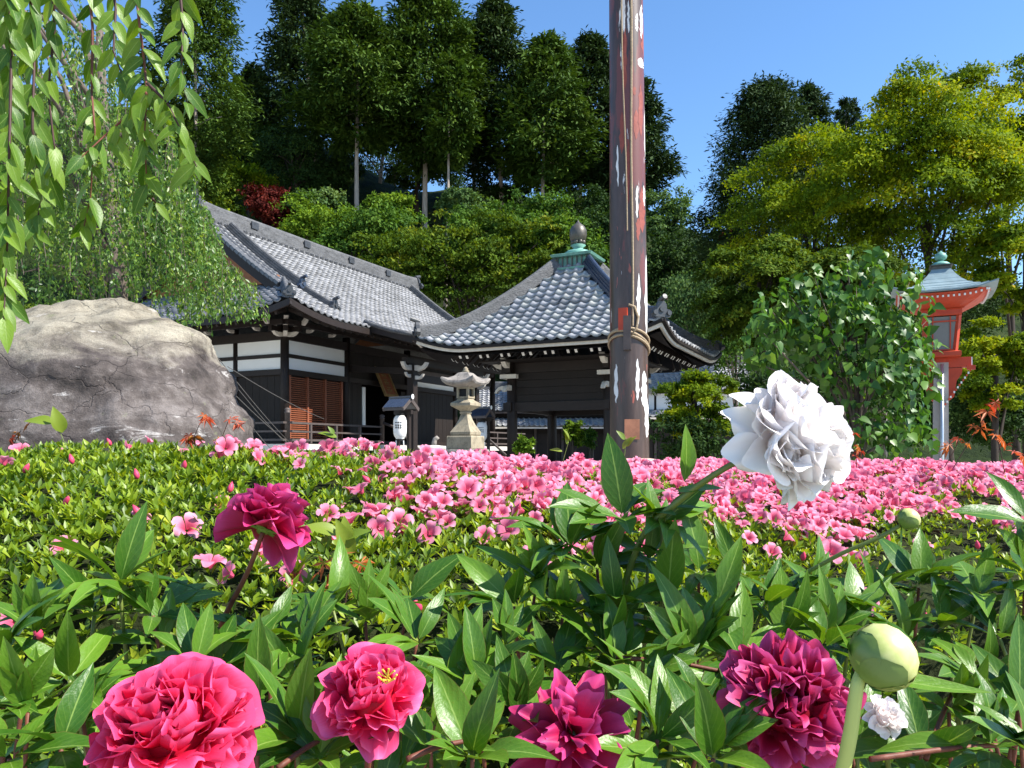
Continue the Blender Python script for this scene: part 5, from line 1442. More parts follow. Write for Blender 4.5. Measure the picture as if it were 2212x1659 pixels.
# leafy shrub beside the vermilion lantern
def leafy_shrub():
    rs = np.random.RandomState(77)
    Y = 8.1
    base = P(1850, VH, Y); base.z = 0
    R = thing('leafy_shrub', 'broad heart leaved green shrub beside the vermilion lantern', 'shrub', base)
    lobes = [(1690, 700, 85, 70), (1760, 665, 90, 80), (1850, 620, 75, 70), (1930, 650, 70, 75), (1820, 720, 120, 90), (1920, 740, 90, 90), (1730, 770, 90, 60), (1650, 720, 40, 60), (1880, 820, 110, 80), (1960, 790, 55, 80),
             (1920, 900, 90, 90), (1960, 950, 60, 60), (1870, 950, 60, 60), (1985, 750, 40, 50), (1800, 800, 70, 50), (1890, 570, 28, 40), (1655, 660, 22, 40), (1700, 630, 25, 35), (1760, 600, 22, 35), (1830, 560, 16, 30), (1965, 610, 22, 40), (2005, 690, 20, 35), (1625, 780, 22, 35), (1690, 820, 25, 30), (2015, 830, 18, 40), (1800, 900, 30, 30)]
    Ps, Ns, Ts, tips = [], [], [], []
    for u, v, w, h in lobes:
        c = np.array(P(u, v, Y + rs.uniform(-0.25, 0.3)))
        n = int(w * h / 44)
        d = rvec(rs, n)
        rad = rs.uniform(0.3, 1.2, (n, 1)) ** 0.5
        Ps.append(c + d * rad * np.array([px(w, Y), px(w, Y) * 0.9, px(h, Y)]))
        Ns.append(d * 0.8 + np.array([0.1, -0.2, 0.6]) + rs.normal(size=(n, 3)) * 0.35)
        Ts.append(np.clip(rs.uniform(0.05, 0.75, n) + 0.0, 0, 1))
        tips.append(c - np.array(base))
    Ps = np.concatenate(Ps); Ns = np.concatenate(Ns); Ts = np.concatenate(Ts)
    ax = rs.normal(size=Ps.shape) * 0.55; ax[:, 2] -= 0.8; ax[:, 0] += 0.2
    me = scatter('shrub_crown', HEART, Ps - np.array(base), ax, Ns, 0.105 * rs.uniform(0.5, 1.25, len(Ps)), Ts, M['shrub_leaf'], smooth=False)
    tag(link('crown', me, R), kind='stuff')
    tm = trunk_mesh((0, 0, 0), (0.05, 0.1, 1.9), 0.06, 0.03, tips, rs, M['bark'])
    link('trunk', tm, R)
leafy_shrub()

# weeping cherry in the middle distance
def weeping_cherry():
    rs = np.random.RandomState(8)
    Y0 = 11.5
    base = P(250, VH, Y0); base.z = 0
    B = np.array(base)
    R = thing('weeping_cherry_tree', 'large weeping cherry with drooping leafy strands behind the boulder', 'tree', base)
    ou = [-200, 0, 150, 260, 330, 400, 440, 480, 540]       # outline on the right: how high the canopy starts at each u
    ov = [-160, -120, -40, 60, 170, 330, 440, 550, 610]
    pos, axs, nrm, tin = [], [], [], []
    tb = MB()
    top = np.array(P(215, 60, Y0)) - B
    tb.tube([(0, 0, 0), (-0.1, 0, 1.2), top * 0.5 + (0.12, 0.1, 0), top * 0.8, top], [0.20, 0.17, 0.13, 0.09, 0.05], 10)
    for k in range(13):
        u = rs.uniform(-150, 500); v = np.interp(u, ou, ov) + rs.uniform(20, 120)
        tip = np.array(P(u, v, Y0 + rs.uniform(-1.4, 1.6))) - B
        s = top * rs.uniform(0.55, 1.0)
        m = (s + tip) / 2 + np.array([0, 0, 0.4])
        tb.tube([s, m, tip], [0.05, 0.035, 0.012], 6)
    link('trunk', tb.mesh('trunk', M['bark'], True), R)
    sb = MB()
    for k in range(560):
        u = rs.uniform(-130, 548)
        vt = np.interp(u, ou, ov)
        L = rs.uniform(70, 330)
        vb_max = 690 if u > 435 else 735
        if u > 435 and rs.uniform() < 0.35: continue
        if u > 470: L = rs.uniform(50, 140)
        v = vt + (rs.uniform() ** 0.9) * max(10, (vb_max - L - vt))
        if u > 435 and v + L > 700: L = max(20, 700 - v)
        y = Y0 + rs.uniform(-1.7, 1.9)
        a = np.array(P(u, v, y))
        hgt = px(L, y)
        out = rs.normal(0, 0.12, 2) + np.array([0.10, -0.03])
        nseg = 10
        ts = np.linspace(0, 1, nseg)
        path = np.stack([a[0] + out[0] * np.sqrt(ts) + 0.03 * np.sin(ts * 7 + k), a[1] + out[1] * np.sqrt(ts), a[2] + 0.12 * np.sin(ts * 2.2) * (hgt > 0.6) - hgt * ts], 1)
        if k % 3 == 0:
            sb.tube([tuple(p - B) for p in path[::3]], 0.0045, 4, cap=False)
        m = int(hgt / 0.021)
        tt = rs.uniform(0, 1, m)
        pp = np.stack([np.interp(tt, ts, path[:, i]) for i in range(3)], 1) + rs.normal(0, 0.022, (m, 3))
        pos.append(pp)
        ax = rs.normal(size=(m, 3)) * 0.55; ax[:, 2] -= 0.9
        axs.append(ax)
        nrm.append(rs.normal(size=(m, 3)) + np.array([0.3, -0.2, 0.5]))
        tin.append(np.clip(rs.uniform(0.15, 0.7) + rs.normal(0, 0.18, m), 0, 1))
    pos = np.concatenate(pos); axs = np.concatenate(axs); nrm = np.concatenate(nrm); tin = np.concatenate(tin)
    me = scatter('cherry_crown', LEAF4, pos - B, axs, nrm, 0.078 * rs.uniform(0.6, 1.25, len(pos)), tin, M['cherry_leaf'])
    tag(link('crown', me, R), kind='stuff')
    tag(link('hanging_twigs', sb.mesh('hanging_twigs', M['bark']), R), kind='stuff')
weeping_cherry()
# ---------------------------------------------------------------- azalea hedge
def azalea_flower_template(seed):
    rs = np.random.RandomState(seed)
    V, T, G = [], [], []
    for k in range(5):
        a0 = 2 * math.pi * k / 5 + rs.normal(0, 0.06)
        ca, sa = math.cos(a0), math.sin(a0)
        rows = [(0.10, -0.62, 0.07), (0.28, -0.24, 0.20), (0.58, 0.02, 0.40), (0.86, 0.04 + rs.normal(0, 0.05), 0.38), (1.03, -0.08 + rs.normal(0, 0.06), 0.17)]
        b = len(V)
        for r, z, w in rows:
            for s in (-1, 0, 1):
                zz = z + (0.07 if s else 0.0) * r + rs.normal(0, 0.02)
                V.append((r * ca - s * w * sa, r * sa + s * w * ca, zz)); G.append(min(1, max(0, r * 1.05 - 0.12 + 0.12 * abs(s))))
        for i in range(4):
            for j in range(2):
                p = b + i * 3 + j
                T += [(p, p + 3, p + 4), (p, p + 4, p + 1)]
    b = len(V)
    for k in range(4):      # stamens
        a = k * 1.6 + 0.4
        V += [(0.02, 0.02, -0.5), (-0.02, 0.02, -0.5), (0.22 * math.cos(a), 0.22 * math.sin(a), 0.35)]; G += [0.2, 0.2, 0.1]
        T += [(b, b + 1, b + 2)]; b += 3
    V = np.array(V)
    return V[:, [0, 2, 1]], np.array(T), np.array(G)      # columns: side, along (flower axis), third
FLW = [azalea_flower_template(s) for s in range(5)]

AZL = (np.array([(0, 0, 0), (-0.165, 0.55, 0.05), (0, 0.55, 0), (0.165, 0.55, 0.05), (0, 1, -0.04)]), LEAF4[1])
AZL2 = (LEAF2[0] * np.array([0.58, 1, 1]), LEAF2[1])
def hedge_top(X):
    return interp(X, [-2.4, -1.9, -1.6, -1.0, -0.5, -0.1, 0.4, 1.2, 3.0, 6.0], [1.06, 1.11, 1.18, 1.19, 1.18, 1.145, 1.11, 1.095, 1.085, 1.075])
def hedge_front(X):
    return interp(X, [-2, -0.3, 0.3, 0.9, 4], [1.22, 1.28, 1.45, 1.85, 2.0])
def hedge_back(X):
    return interp(X, [-3, -0.6, 0.2, 1.0, 5], [2.75, 2.9, 3.3, 4.6, 5.2])
def hedge_section(X):
    """cross-section polyline (Y, z) from the back foot over the top to the front foot"""
    zt, yf, yb = hedge_top(X), hedge_front(X), hedge_back(X)
    pts = [(yb + 0.08, 0.25), (yb + 0.05, zt - 0.22), (yb - 0.12, zt - 0.04), (yb - 0.35, zt)]
    y0 = min(yb - 0.5, yf + 1.45)
    for t in np.linspace(0, 1, 6):
        y = y0 + (yf + 0.10 - y0) * t
        pts.append((y, zt - 0.22 * t ** 1.5))
    pts += [(yf + 0.02, zt - 0.32), (yf - 0.02, zt - 0.5), (yf, 0.25)]
    return np.array(pts)
def hedge_sample(rs, n, x0, x1):
    """random points on the hedge surface with outward normals"""
    Xs = rs.uniform(x0, x1, n)
    out, nor = np.zeros((n, 3)), np.zeros((n, 3))
    grid = np.linspace(x0, x1, 120)
    secs = [hedge_section(x) for x in grid]
    gi = np.clip(((Xs - x0) / (x1 - x0) * 119).round().astype(int), 0, 119)
    for i in range(n):
        s = secs[gi[i]]
        d = np.hypot(*(s[1:] - s[:-1]).T); cum = np.concatenate([[0], np.cumsum(d)])
        q = rs.uniform(0, cum[-1])
        j = min(len(d) - 1, int(np.searchsorted(cum, q) - 1)); j = max(j, 0)
        t = (q - cum[j]) / max(d[j], 1e-6)
        p = s[j] + (s[j + 1] - s[j]) * t
        tg = (s[j + 1] - s[j]) / max(d[j], 1e-6)
        bump = 0.030 * mnoise.noise((Xs[i] * 3.1, p[0] * 3.1, 2.0)) + 0.016 * mnoise.noise((Xs[i] * 9, p[0] * 9, 5.0))
        nn = np.array([0, tg[1], -tg[0]])
        if nn[2] < -0.5: nn = -nn
        out[i] = np.array([Xs[i], p[0], p[1]]) + nn * bump
        nor[i] = nn
    k = np.abs(out[:, 0] / out[:, 1]) < 0.76
    k &= out[:, 2] > 0.42
    return out[k], nor[k]

def build_azalea():
    rs = np.random.RandomState(21)
    R = thing('azalea_hedge', 'long clipped azalea hedge, green at left and full of pink blossom at right', 'hedge', (0, 2.6, 0))
    B = np.array([0, 2.6, 0])
    # added dark sheet just under the leaf skin, stops light passing through
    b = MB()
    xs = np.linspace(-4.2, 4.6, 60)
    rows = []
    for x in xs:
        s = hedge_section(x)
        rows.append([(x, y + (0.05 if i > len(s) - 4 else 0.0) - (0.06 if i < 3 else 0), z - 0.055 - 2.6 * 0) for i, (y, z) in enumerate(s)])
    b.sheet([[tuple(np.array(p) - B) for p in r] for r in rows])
    M['blocker_dark'] = plain('azalea_light_blocker', (0.020, 0.026, 0.009), 0.9, 0.1, 40, 0.6, 0.8, bdist=0.02)
    b.build('light_blocker', M['blocker_dark'], R)
    # leaves in whorls
    pts, nrm = hedge_sample(rs, 30000, -2.6, 4.2)
    keep = rs.uniform(size=len(pts)) < np.where(pts[:, 0] > 0.6, 0.75, 1.0)
    pts, nrm = pts[keep], nrm[keep]
    near = pts[:, 1] < 2.3
    ex_p, ex_n = hedge_sample(rs, 11000, -2.0, 0.9)
    k = ex_p[:, 1] < 2.4
    pts = np.concatenate([pts, ex_p[k]]); nrm = np.concatenate([nrm, ex_n[k]])
    n, m = len(pts), 6
    tip = nrmz(nrm * 0.8 + np.array([0.12, -0.1, 0.7]) + rs.normal(size=(n, 3)) * 0.35)
    depth = -rs.uniform(0, 1, (n, 1)) ** 1.5 * 0.05 + 0.012
    hub = pts + nrm * depth
    side = nrmz(np.cross(tip, rs.normal(size=(n, 3))))
    s2 = np.cross(tip, side)
    a = (np.arange(m) * 2 * math.pi / m)[None, :] + rs.uniform(0, 6.28, (n, 1)) + rs.normal(0, 0.25, (n, m))
    rad = np.cos(a)[:, :, None] * side[:, None, :] + np.sin(a)[:, :, None] * s2[:, None, :]
    open_ = rs.uniform(0.25, 1.0, (n, m, 1))
    ax = tip[:, None, :] * 0.75 + rad * open_
    nn = tip[:, None, :] - rad * 0.35
    ti = np.clip(rs.uniform(0.15, 0.7, (n, 1)) + rs.normal(0, 0.17, (n, m)) + 0.0, 0, 1)
    pos = hub[:, None, :] + rad * 0.0015
    sz = 0.0270 * rs.uniform(0.7, 1.3, (n, 1)) * rs.uniform(0.7, 1.2, (n, m))
    far = pts[:, 1] > 2.5
    for q_, tm_ in ((~far, AZL), (far, AZL2)):
        me = scatter('azalea_leaves', tm_, pos[q_].reshape(-1, 3) - B, ax[q_].reshape(-1, 3), nn[q_].reshape(-1, 3), sz[q_].ravel(), ti[q_].ravel(), M['azalea_leaf'])
        tag(link('leaves', me, R), kind='stuff')
    # blossoms
    fp, fn = hedge_sample(rs, 20000, -1.9, 4.1)
    u = U0 + F * fp[:, 0] / fp[:, 1]; v = VH - F * (fp[:, 2] - CZ) / fp[:, 1]
    lim = 1150 + 40 * np.sin(u / 90.0)                       # flowers thin out down the shaded front
    dens = np.interp(u, [0, 520, 760, 860, 960, 1100, 1300, 2300], [0.018, 0.035, 0.08, 0.36, 0.78, 0.95, 1.0, 1.0])
    dens = np.where(u > 2212 * 0.37, dens * np.clip((lim + 60 - v) / 130, 0.015, 1), dens)
    patch = np.array([mnoise.noise((p[0] * 2.2, p[1] * 2.2, 9)) for p in fp])
    dens = dens * np.clip(0.85 + 1.0 * patch, 0.30, 1)
    dens = np.where((u > 1880) & (u < 2110) & (v > 1120), dens * 0.3, dens)
    dens = np.where((u > 480) & (u < 860) & (v < 1003), np.maximum(dens, 0.22), dens)
    sel = (rs.uniform(size=len(fp)) < dens) & (fp[:, 2] > 0.7)
    fp, fn = fp[sel], fn[sel]
    # thin to natural spacing
    cell = {}
    keep = []
    for i, p in enumerate(fp):
        key = (int(p[0] / 0.029), int(p[1] / 0.029), int(p[2] / 0.029))
        if key in cell: continue
        cell[key] = 1; keep.append(i)
    fp, fn = fp[keep], fn[keep]
    # a few open blossoms that face the camera low on the front
    ex = [(925, 1150, 1.66), (1048, 1155, 1.70), (1085, 1105, 1.85), (865, 1125, 1.75), (918, 1080, 1.9), (860, 1052, 2.0), (1010, 1055, 2.0), (1150, 1190, 1.62), (1165, 1215, 1.6), (600, 1040, 2.1), (640, 1020, 2.2), (480, 1090, 1.75),
          (590, 1210, 1.5), (1620, 1160, 1.95), (1570, 1240, 1.7), (1670, 1190, 1.9), (1860, 1300, 1.45), (1770, 1130, 2.1), (635, 1245, 1.45), (1800, 1190, 1.85)]
    ep = np.array([P(*q) for q in ex]); en = np.tile(np.array([[0.1, -0.85, 0.45]]), (len(ex), 1))
    n = len(fp)
    face = nrmz(fn * 0.55 + np.array([0.15, -0.30, 0.40]) + rs.normal(size=(n, 3)) * 0.55)
    face = np.concatenate([face, nrmz(en + rs.normal(size=en.shape) * 0.15)])
    fp = np.concatenate([fp + fn * rs.uniform(0.012, 0.045, (n, 1)), ep])
    sz = 0.0268 * rs.uniform(0.7, 1.2, len(fp))
    order = np.argsort(fp[:, 1] - np.where(np.arange(len(fp)) >= n, 5, 0))
    var = []
    for V, T, G in FLW:
        var.append(np_mesh('azalea_blossom', V[:, [0, 2, 1]], T, M['azalea'], {'grad': G, 'tint': np.full(len(V), rs.uniform())}))
    for i in order[:300]:
        o = link('blossom', var[rs.randint(5)], R)
        q = Vector(face[i]).to_track_quat('Z', 'Y')
        mm = q.to_matrix().to_4x4() @ Matrix.Rotation(rs.uniform(0, 6.28), 4, 'Z') @ Matrix.Diagonal((sz[i],) * 3 + (1,))
        mm.translation = Vector(fp[i] - B)
        o.matrix_local = mm
    rest = order[300:]
    Vt, Tt, Gt = FLW[0]
    me = scatter('azalea_blossoms', (Vt, Tt), fp[rest] - B, face[rest], rs.normal(size=(len(rest), 3)), sz[rest], rs.uniform(size=len(rest)), M['azalea'], grad=Gt)
    tag(link('blossoms', me, R), kind='stuff')
    # unopened pink buds
    bp, bn = hedge_sample(rs, 420, -1.9, 1.6)
    bp = bp[(bp[:, 1] < 3.0)][:80]; bn = bn[:len(bp)]
    bud = MB().lathe([(0.003, 0), (0.0065, 0.006), (0.007, 0.013), (0.004, 0.021), (0.0005, 0.027)], 7).mesh('azalea_bud', M['azalea_bud'], True)
    for p in bp:
        o = link('flower_bud', bud, R)
        d = Vector((rs.normal() * 0.4, -0.25 + rs.normal() * 0.3, 0.9))
        mm = d.to_track_quat('Z', 'Y').to_matrix().to_4x4()
        mm.translation = Vector(p - B) + Vector((0, -0.012, 0.022))
        o.matrix_local = mm
build_azalea()

# ---------------------------------------------------------------- large near leaves
def leaf_grid(Wd, fold, curl, wave, tipp, seed, rows=7, base_p=0.8, arch=0.0):
    """ovate leaf of length 1: x across, y along, z up; with u across and v along"""
    rs = np.random.RandomState(seed)
    ph = rs.uniform(0, 6)
    V, UV, T = [], [], []
    cols = (-1, -0.55, 0, 0.55, 1)
    for i in range(rows + 1):
        t = i / rows
        w = Wd / 2 * (math.sin(math.pi * min(1, t ** base_p)) ** 0.85) * (1 - tipp * t * t) + (0.004 if 0 < i < rows else 0.002)
        for c in cols:
            x = c * w
            z = fold * abs(x) + wave * math.sin(t * 9 + ph + (1.2 if c > 0 else 0)) * abs(c) ** 2 * w - curl * t * t + arch * t * (1 - t)
            V.append((x + 0.03 * math.sin(t * 2 + ph) * t, t, z)); UV.append((0.5 + 0.5 * c, t))
    n = len(cols)
    for i in range(rows):
        for j in range(n - 1):
            p = i * n + j
            T += [(p, p + 1, p + n + 1), (p, p + n + 1, p + n)]
    return np.array(V), np.array(T), np.array(UV)
def leaf_variants(name, mat, n, **kw):
    rs = np.random.RandomState(kw.pop('seed'))
    out = []
    for k in range(n):
        V, T, UV = leaf_grid(kw['W'] * rs.uniform(0.85, 1.18), rs.uniform(*kw['fold']), rs.uniform(*kw['curl']), rs.uniform(*kw['wave']), kw['tipp'], k, base_p=kw.get('base_p', 0.8), arch=rs.uniform(0, 0.18))
        out.append(np_mesh(name, V, T, mat, None, UV, smooth=True))
    return out
def lobed_variants(name, mat, n, seed):
    """leaf blades cut into two or three lobes that share one base"""
    rs = np.random.RandomState(seed)
    out = []
    for k in range(n):
        Vs, Ts, Us, b = [], [], [], 0
        fold, curl = rs.uniform(0.1, 0.4), rs.uniform(0.08, 0.42)
        lob = [(0.0, 1.0, 0.0)] + [(sg * rs.uniform(22, 40), rs.uniform(0.55, 0.82), rs.uniform(0.10, 0.26)) for sg in ((1, -1) if k % 3 else (1,))]
        for ang, L, y0 in lob:
            V, T, UV = leaf_grid(0.30 / L * rs.uniform(0.9, 1.15), fold, curl, rs.uniform(0.02, 0.12), 0.28, rs.randint(999), base_p=0.9, arch=rs.uniform(0, 0.15))
            a = math.radians(ang)
            W = V * L
            x = W[:, 0] * math.cos(a) + W[:, 1] * math.sin(a); y = -W[:, 0] * math.sin(a) + W[:, 1] * math.cos(a) + y0
            Vs.append(np.stack([x, y, W[:, 2] - (0.012 if ang else 0) - curl * y0 * y0], 1)); Ts.append(T + b); Us.append(UV); b += len(V)
        out.append(np_mesh(name, np.concatenate(Vs), np.concatenate(Ts), mat, None, np.concatenate(Us), smooth=True))
    return out
PEONY_LEAF = leaf_variants('peony_leaf', M['peony_leaf'], 14, W=0.35, fold=(0.08, 0.45), curl=(0.05, 0.48), wave=(0.02, 0.16), tipp=0.28, base_p=0.88, seed=1)
PEONY_LEAF += lobed_variants('peony_leaf', M['peony_leaf'], 9, 4)
CHERRY_LEAF = leaf_variants('cherry_leaf', M['cherry_near'], 7, W=0.38, fold=(0.15, 0.55), curl=(0.05, 0.35), wave=(0.0, 0.08), tipp=0.35, base_p=0.82, seed=2)

def place(name, me, parent, p, axis, nrm, s):
    a = Vector(axis).normalized(); n = Vector(nrm)
    n = n - a * n.dot(a)
    if n.length < 1e-4: n = a.orthogonal()
    n.normalize()
    sd = a.cross(n)
    o = link(name, me, parent)
    m = Matrix((sd * s, a * s, n * s)).transposed().to_4x4()
    m.translation = Vector(p) - (parent.location if parent else Vector())
    o.matrix_local = m
    return o

# ---------------------------------------------------------------- cherry branches hanging in front at upper left
def near_cherry():
    rng = random.Random(3)
    strands = [
        # path of (u, v), depth, leaf step in px, leaf size m, label
        ([(10, -60), (25, 120), (20, 330), (15, 560), (8, 690)], 1.22, 17, 0.074, 'leafy cherry spray at the extreme left edge'),
        ([(60, -60), (75, 100), (70, 280), (90, 430), (75, 500)], 1.32, 17, 0.078, 'leafy cherry spray second from the left edge'),
        ([(-20, -60), (-5, 200), (0, 400), (20, 620)], 1.38, 20, 0.078, 'cherry spray partly cut by the left edge'),
        ([(112, -60), (118, 60), (104, 200), (118, 320), (100, 400)], 1.36, 24, 0.072, 'cherry spray third from the left edge'),
        ([(190, -60), (200, 60), (198, 200), (205, 280), (195, 430), (180, 495)], 1.45, 26, 0.080, 'long thin cherry spray left of the reddish twig'),
        ([(290, -60), (300, 40), (312, 140), (318, 200), (312, 300), (318, 410)], 1.34, 22, 0.080, 'cherry spray on the stout reddish twig'),
        ([(318, 200), (275, 250), (230, 290), (170, 345)], 1.33, 24, 0.084, 'cherry shoot leaning left from the reddish twig'),
        ([(318, 180), (360, 220), (385, 270), (410, 330), (425, 360)], 1.33, 20, 0.078, 'cherry shoot leaning right with pale tip leaves'),
        ([(385, -60), (395, 50), (392, 150), (405, 230)], 1.30, 21, 0.074, 'rightmost hanging cherry spray against the conifer'),
        ([(240, -60), (250, 20), (245, 110), (268, 175)], 1.40, 21, 0.078, 'short cherry spray between the long thin one and the reddish twig'),
        ([(330, 430), (338, 440)], 1.40, 12, 0.060, 'single dangling pale cherry leaf'),
    ]
    for path, Y, step, size, lab in strands:
        pts = [P(u, v, Y + 0.03 * math.sin(i * 2 + u)) for i, (u, v) in enumerate(path)]
        R = thing('cherry_spray', lab, 'branch', pts[0], 0, 'cherry sprays hanging close to the camera')
        dense = []
        for i in range(len(pts) - 1):
            for k in range(6):
                dense.append(pts[i].lerp(pts[i + 1], k / 6))
        dense.append(pts[-1])
        MB().tube([p - R.location for p in dense], [0.0030 * (1 - 0.72 * i / len(dense)) for i in range(len(dense))], 6).build('twig', M['stem_dark'] if size < 0.08 else M['stem_red'], R, smooth=True)
        total = sum((dense[i + 1] - dense[i]).length for i in range(len(dense) - 1))
        nl = max(2, int(total / px(step, Y)))
        if 'single' in lab: nl = 2
        for k in range(nl):
            t = (k + 0.5) / nl * (len(dense) - 1)
            i = min(int(t), len(dense) - 2)
            p = dense[i].lerp(dense[i + 1], t - i)
            side = 1 if k % 2 else -1
            ax = Vector((side * rng.uniform(0.1, 0.75), rng.uniform(-0.5, 0.45), -rng.uniform(0.55, 1.1)))
            nn = Vector((rng.uniform(-0.2, 1.0), -rng.uniform(0.2, 1.2), rng.uniform(0.0, 0.9)))
            place('leaf', rng.choice(CHERRY_LEAF), R, p, ax, nn, size * rng.uniform(0.50, 0.90))
near_cherry()

# ---------------------------------------------------------------- peonies
def petal_grid(Wd, cup, curl, ruf, notch, seed, rows=9, cols=13):
    rs = np.random.RandomState(seed)
    f1, f2, p1, p2 = rs.uniform(2.0, 3.2), rs.uniform(4.5, 6.5), rs.uniform(0, 6), rs.uniform(0, 6)
    sk = rs.normal(0, 0.10)
    V, UV, T = [], [], []
    for i in range(rows + 1):
        t = i / rows
        w = Wd / 2 * (0.16 + 0.84 * math.sin(math.pi / 2 * min(1, t * 1.25)) ** 1.1) * (1 - 0.10 * max(0, t - 0.75) / 0.25)
        for j in range(cols):
            c = -1 + 2 * j / (cols - 1)
            y = t - 0.30 * abs(c) ** 2.6 * t ** 2.5 - notch * t ** 4 * (0.5 + 0.5 * math.sin(c * f2 + p2)) 
            z = cup * (c * w) ** 2 / max(Wd, 0.1) * 2.2 - curl * t * t + ruf * t ** 2.2 * (math.sin(c * f1 + p1) * 0.6 + math.sin(c * f2 + p2) * 0.4)
            V.append((c * w + sk * t * t, y, z)); UV.append((0.5 + 0.5 * c, t))
    for i in range(rows):
        for j in range(cols - 1):
            p = i * cols + j
            T += [(p, p + 1, p + cols + 1), (p, p + cols + 1, p + cols)]
    return np.array(V), np.array(T), np.array(UV)
def petal_set(name, mat, kind):
    rs = np.random.RandomState(sum(ord(c) for c in name))
    spec = {'outer': (0.92, 0.75, 0.10, 0.10, 0.05), 'inner': (0.60, 0.8, -0.15, 0.12, 0.07), 'ruffle': (0.92, 0.6, 0.02, 0.15, 0.08), 'ragged': (0.66, 0.7, 0.10, 0.22, 0.14), 'wide': (1.0, 0.6, 0.0, 0.10, 0.08), 'shred': (0.42, 0.5, 0.0, 0.16, 0.12), 'limp': (0.50, 0.6, 0.18, 0.14, 0.08), 'curl': (0.92, 0.8, -0.20, 0.13, 0.07)}[kind]
    out = []
    for k in range(9):
        V, T, UV = petal_grid(spec[0] * rs.uniform(0.7, 1.25), spec[1] * rs.uniform(0.3, 1.4), spec[2] + rs.normal(0, 0.16), spec[3] * rs.uniform(0.6, 1.3), spec[4] * rs.uniform(0.5, 1.3), rs.randint(9999))
        out.append(np_mesh(name, V, T, mat, None, UV, smooth=True))
    return out

def flower(plant, c, facing, dia, matname, n_out, n_in, seed, style='inner', loose=0.0, name='flower', label=None, elong=1.0, ostyle='outer'):
    rng = random.Random(seed)
    R0 = dia / 2
    f = Vector(facing).normalized()
    e1 = f.orthogonal().normalized(); e2 = f.cross(e1)
    base = Vector(c) - f * R0 * 0.42
    fl = link(name, MB().lathe([(0.10 * R0, -0.10 * R0), (0.20 * R0, 0.0), (0.22 * R0, 0.10 * R0), (0.10 * R0, 0.22 * R0)], 10).mesh('flower_heart', M['sepal'], True), plant)
    if label: fl['label'] = label
    m = Matrix((e1, e2, f)).transposed().to_4x4()
    m.translation = base - plant.location
    fl.matrix_local = m
    inv = m.inverted()
    heart = petal_set(matname + '_heart_petal', M[matname], 'curl')
    outer, inner = petal_set(matname + '_petal', M[matname], ostyle), petal_set(matname + '_inner_petal', M[matname], style)
    tot = n_out + n_in
    dome = style in ('ruffle', 'wide', 'ragged')
    if dome:  # added ball in petal colour, keeps the gaps between petals from going black
        core = link('petal_core', MB().lathe([(0.02 * R0, 0.0), (0.34 * R0, 0.06 * R0), (0.47 * R0, 0.20 * R0), (0.46 * R0, 0.34 * R0), (0.32 * R0, 0.47 * R0), (0.03 * R0, 0.53 * R0)], 14).mesh('petal_core', M[matname], True), fl)
    for i in range(tot):
        t = i / (tot - 1)                                      # 0 heart .. 1 outside
        ph = i * 2.39996 + rng.gauss(0, 0.25)
        isout = i >= n_in
        th = math.radians(6 + 84 * t ** 0.8) + rng.gauss(0, 0.10 + loose * 0.5)
        if isout: th = math.radians(rng.uniform(68, 108)) + rng.gauss(0, loose * 0.3)
        pr = e1 * math.cos(ph) + e2 * math.sin(ph)
        d = f * math.cos(th) + pr * math.sin(th)
        nn = f * math.sin(th) - pr * math.cos(th)
        nn = nn + Vector((rng.gauss(0, 1), rng.gauss(0, 1), rng.gauss(0, 1))) * (0.07 + loose * 0.55)
        L = R0 * (rng.uniform(0.95, 1.08) * (0.86 if style == 'wide' else 1.0) if isout else rng.uniform(0.66, 1.10) * (0.82 + 0.18 * t)) * elong
        if dome and not isout:                                 # short petals packed over a ball
            tp = math.radians(4 + 92 * t ** 0.62)
            td = tp * 0.82 + rng.gauss(0, 0.20 + 0.5 * loose * (style == 'ragged'))
            pr2 = e1 * math.cos(ph + rng.gauss(0, 0.25)) + e2 * math.sin(ph + rng.gauss(0, 0.25))
            d = f * math.cos(td) + pr2.normalized() * math.sin(td)
            nn = f * math.sin(td) - pr * math.cos(td) + Vector((rng.gauss(0, 1), rng.gauss(0, 1), rng.gauss(0, 1))) * 0.30
            L = R0 * rng.uniform(0.42, 0.66) * (1.15 if style == 'ragged' else 1.0)
        p = base + (f * math.cos(tp) + pr * math.sin(tp)) * R0 * 0.46 if dome and not isout else base + pr * R0 * 0.10 * t + f * R0 * (0.10 * (1 - t) + rng.uniform(-0.02, 0.05))
        a = d.normalized(); n2 = (nn - a * nn.dot(a)).normalized(); sd = a.cross(n2)
        o = link('petal', rng.choice(outer if isout else (heart if t < 0.33 and style in ('ruffle', 'wide', 'inner') else inner)), fl)
        mm = Matrix((sd * L, a * L, n2 * L)).transposed().to_4x4()
        mm.translation = p - plant.location
        o.matrix_local = inv @ mm
    for k in range(5):
        ph = k * 1.2566
        pr = e1 * math.cos(ph) + e2 * math.sin(ph)
        a = (pr - f * 0.12).normalized(); n2 = f.copy(); n2 = (n2 - a * n2.dot(a)).normalized(); sd = a.cross(n2)
        o = link('sepal', SEPAL, fl)
        L = R0 * 0.42
        mm = Matrix((sd * L, a * L, n2 * L)).transposed().to_4x4(); mm.translation = base - f * R0 * 0.06 - plant.location
        o.matrix_local = inv @ mm
    return base - f * R0 * 0.1
V_, T_, UV_ = leaf_grid(0.55, 0.2, -0.12, 0.02, 0.2, 3)
SEPAL = np_mesh('sepal', V_, T_, M['sepal'], None, UV_, smooth=True)

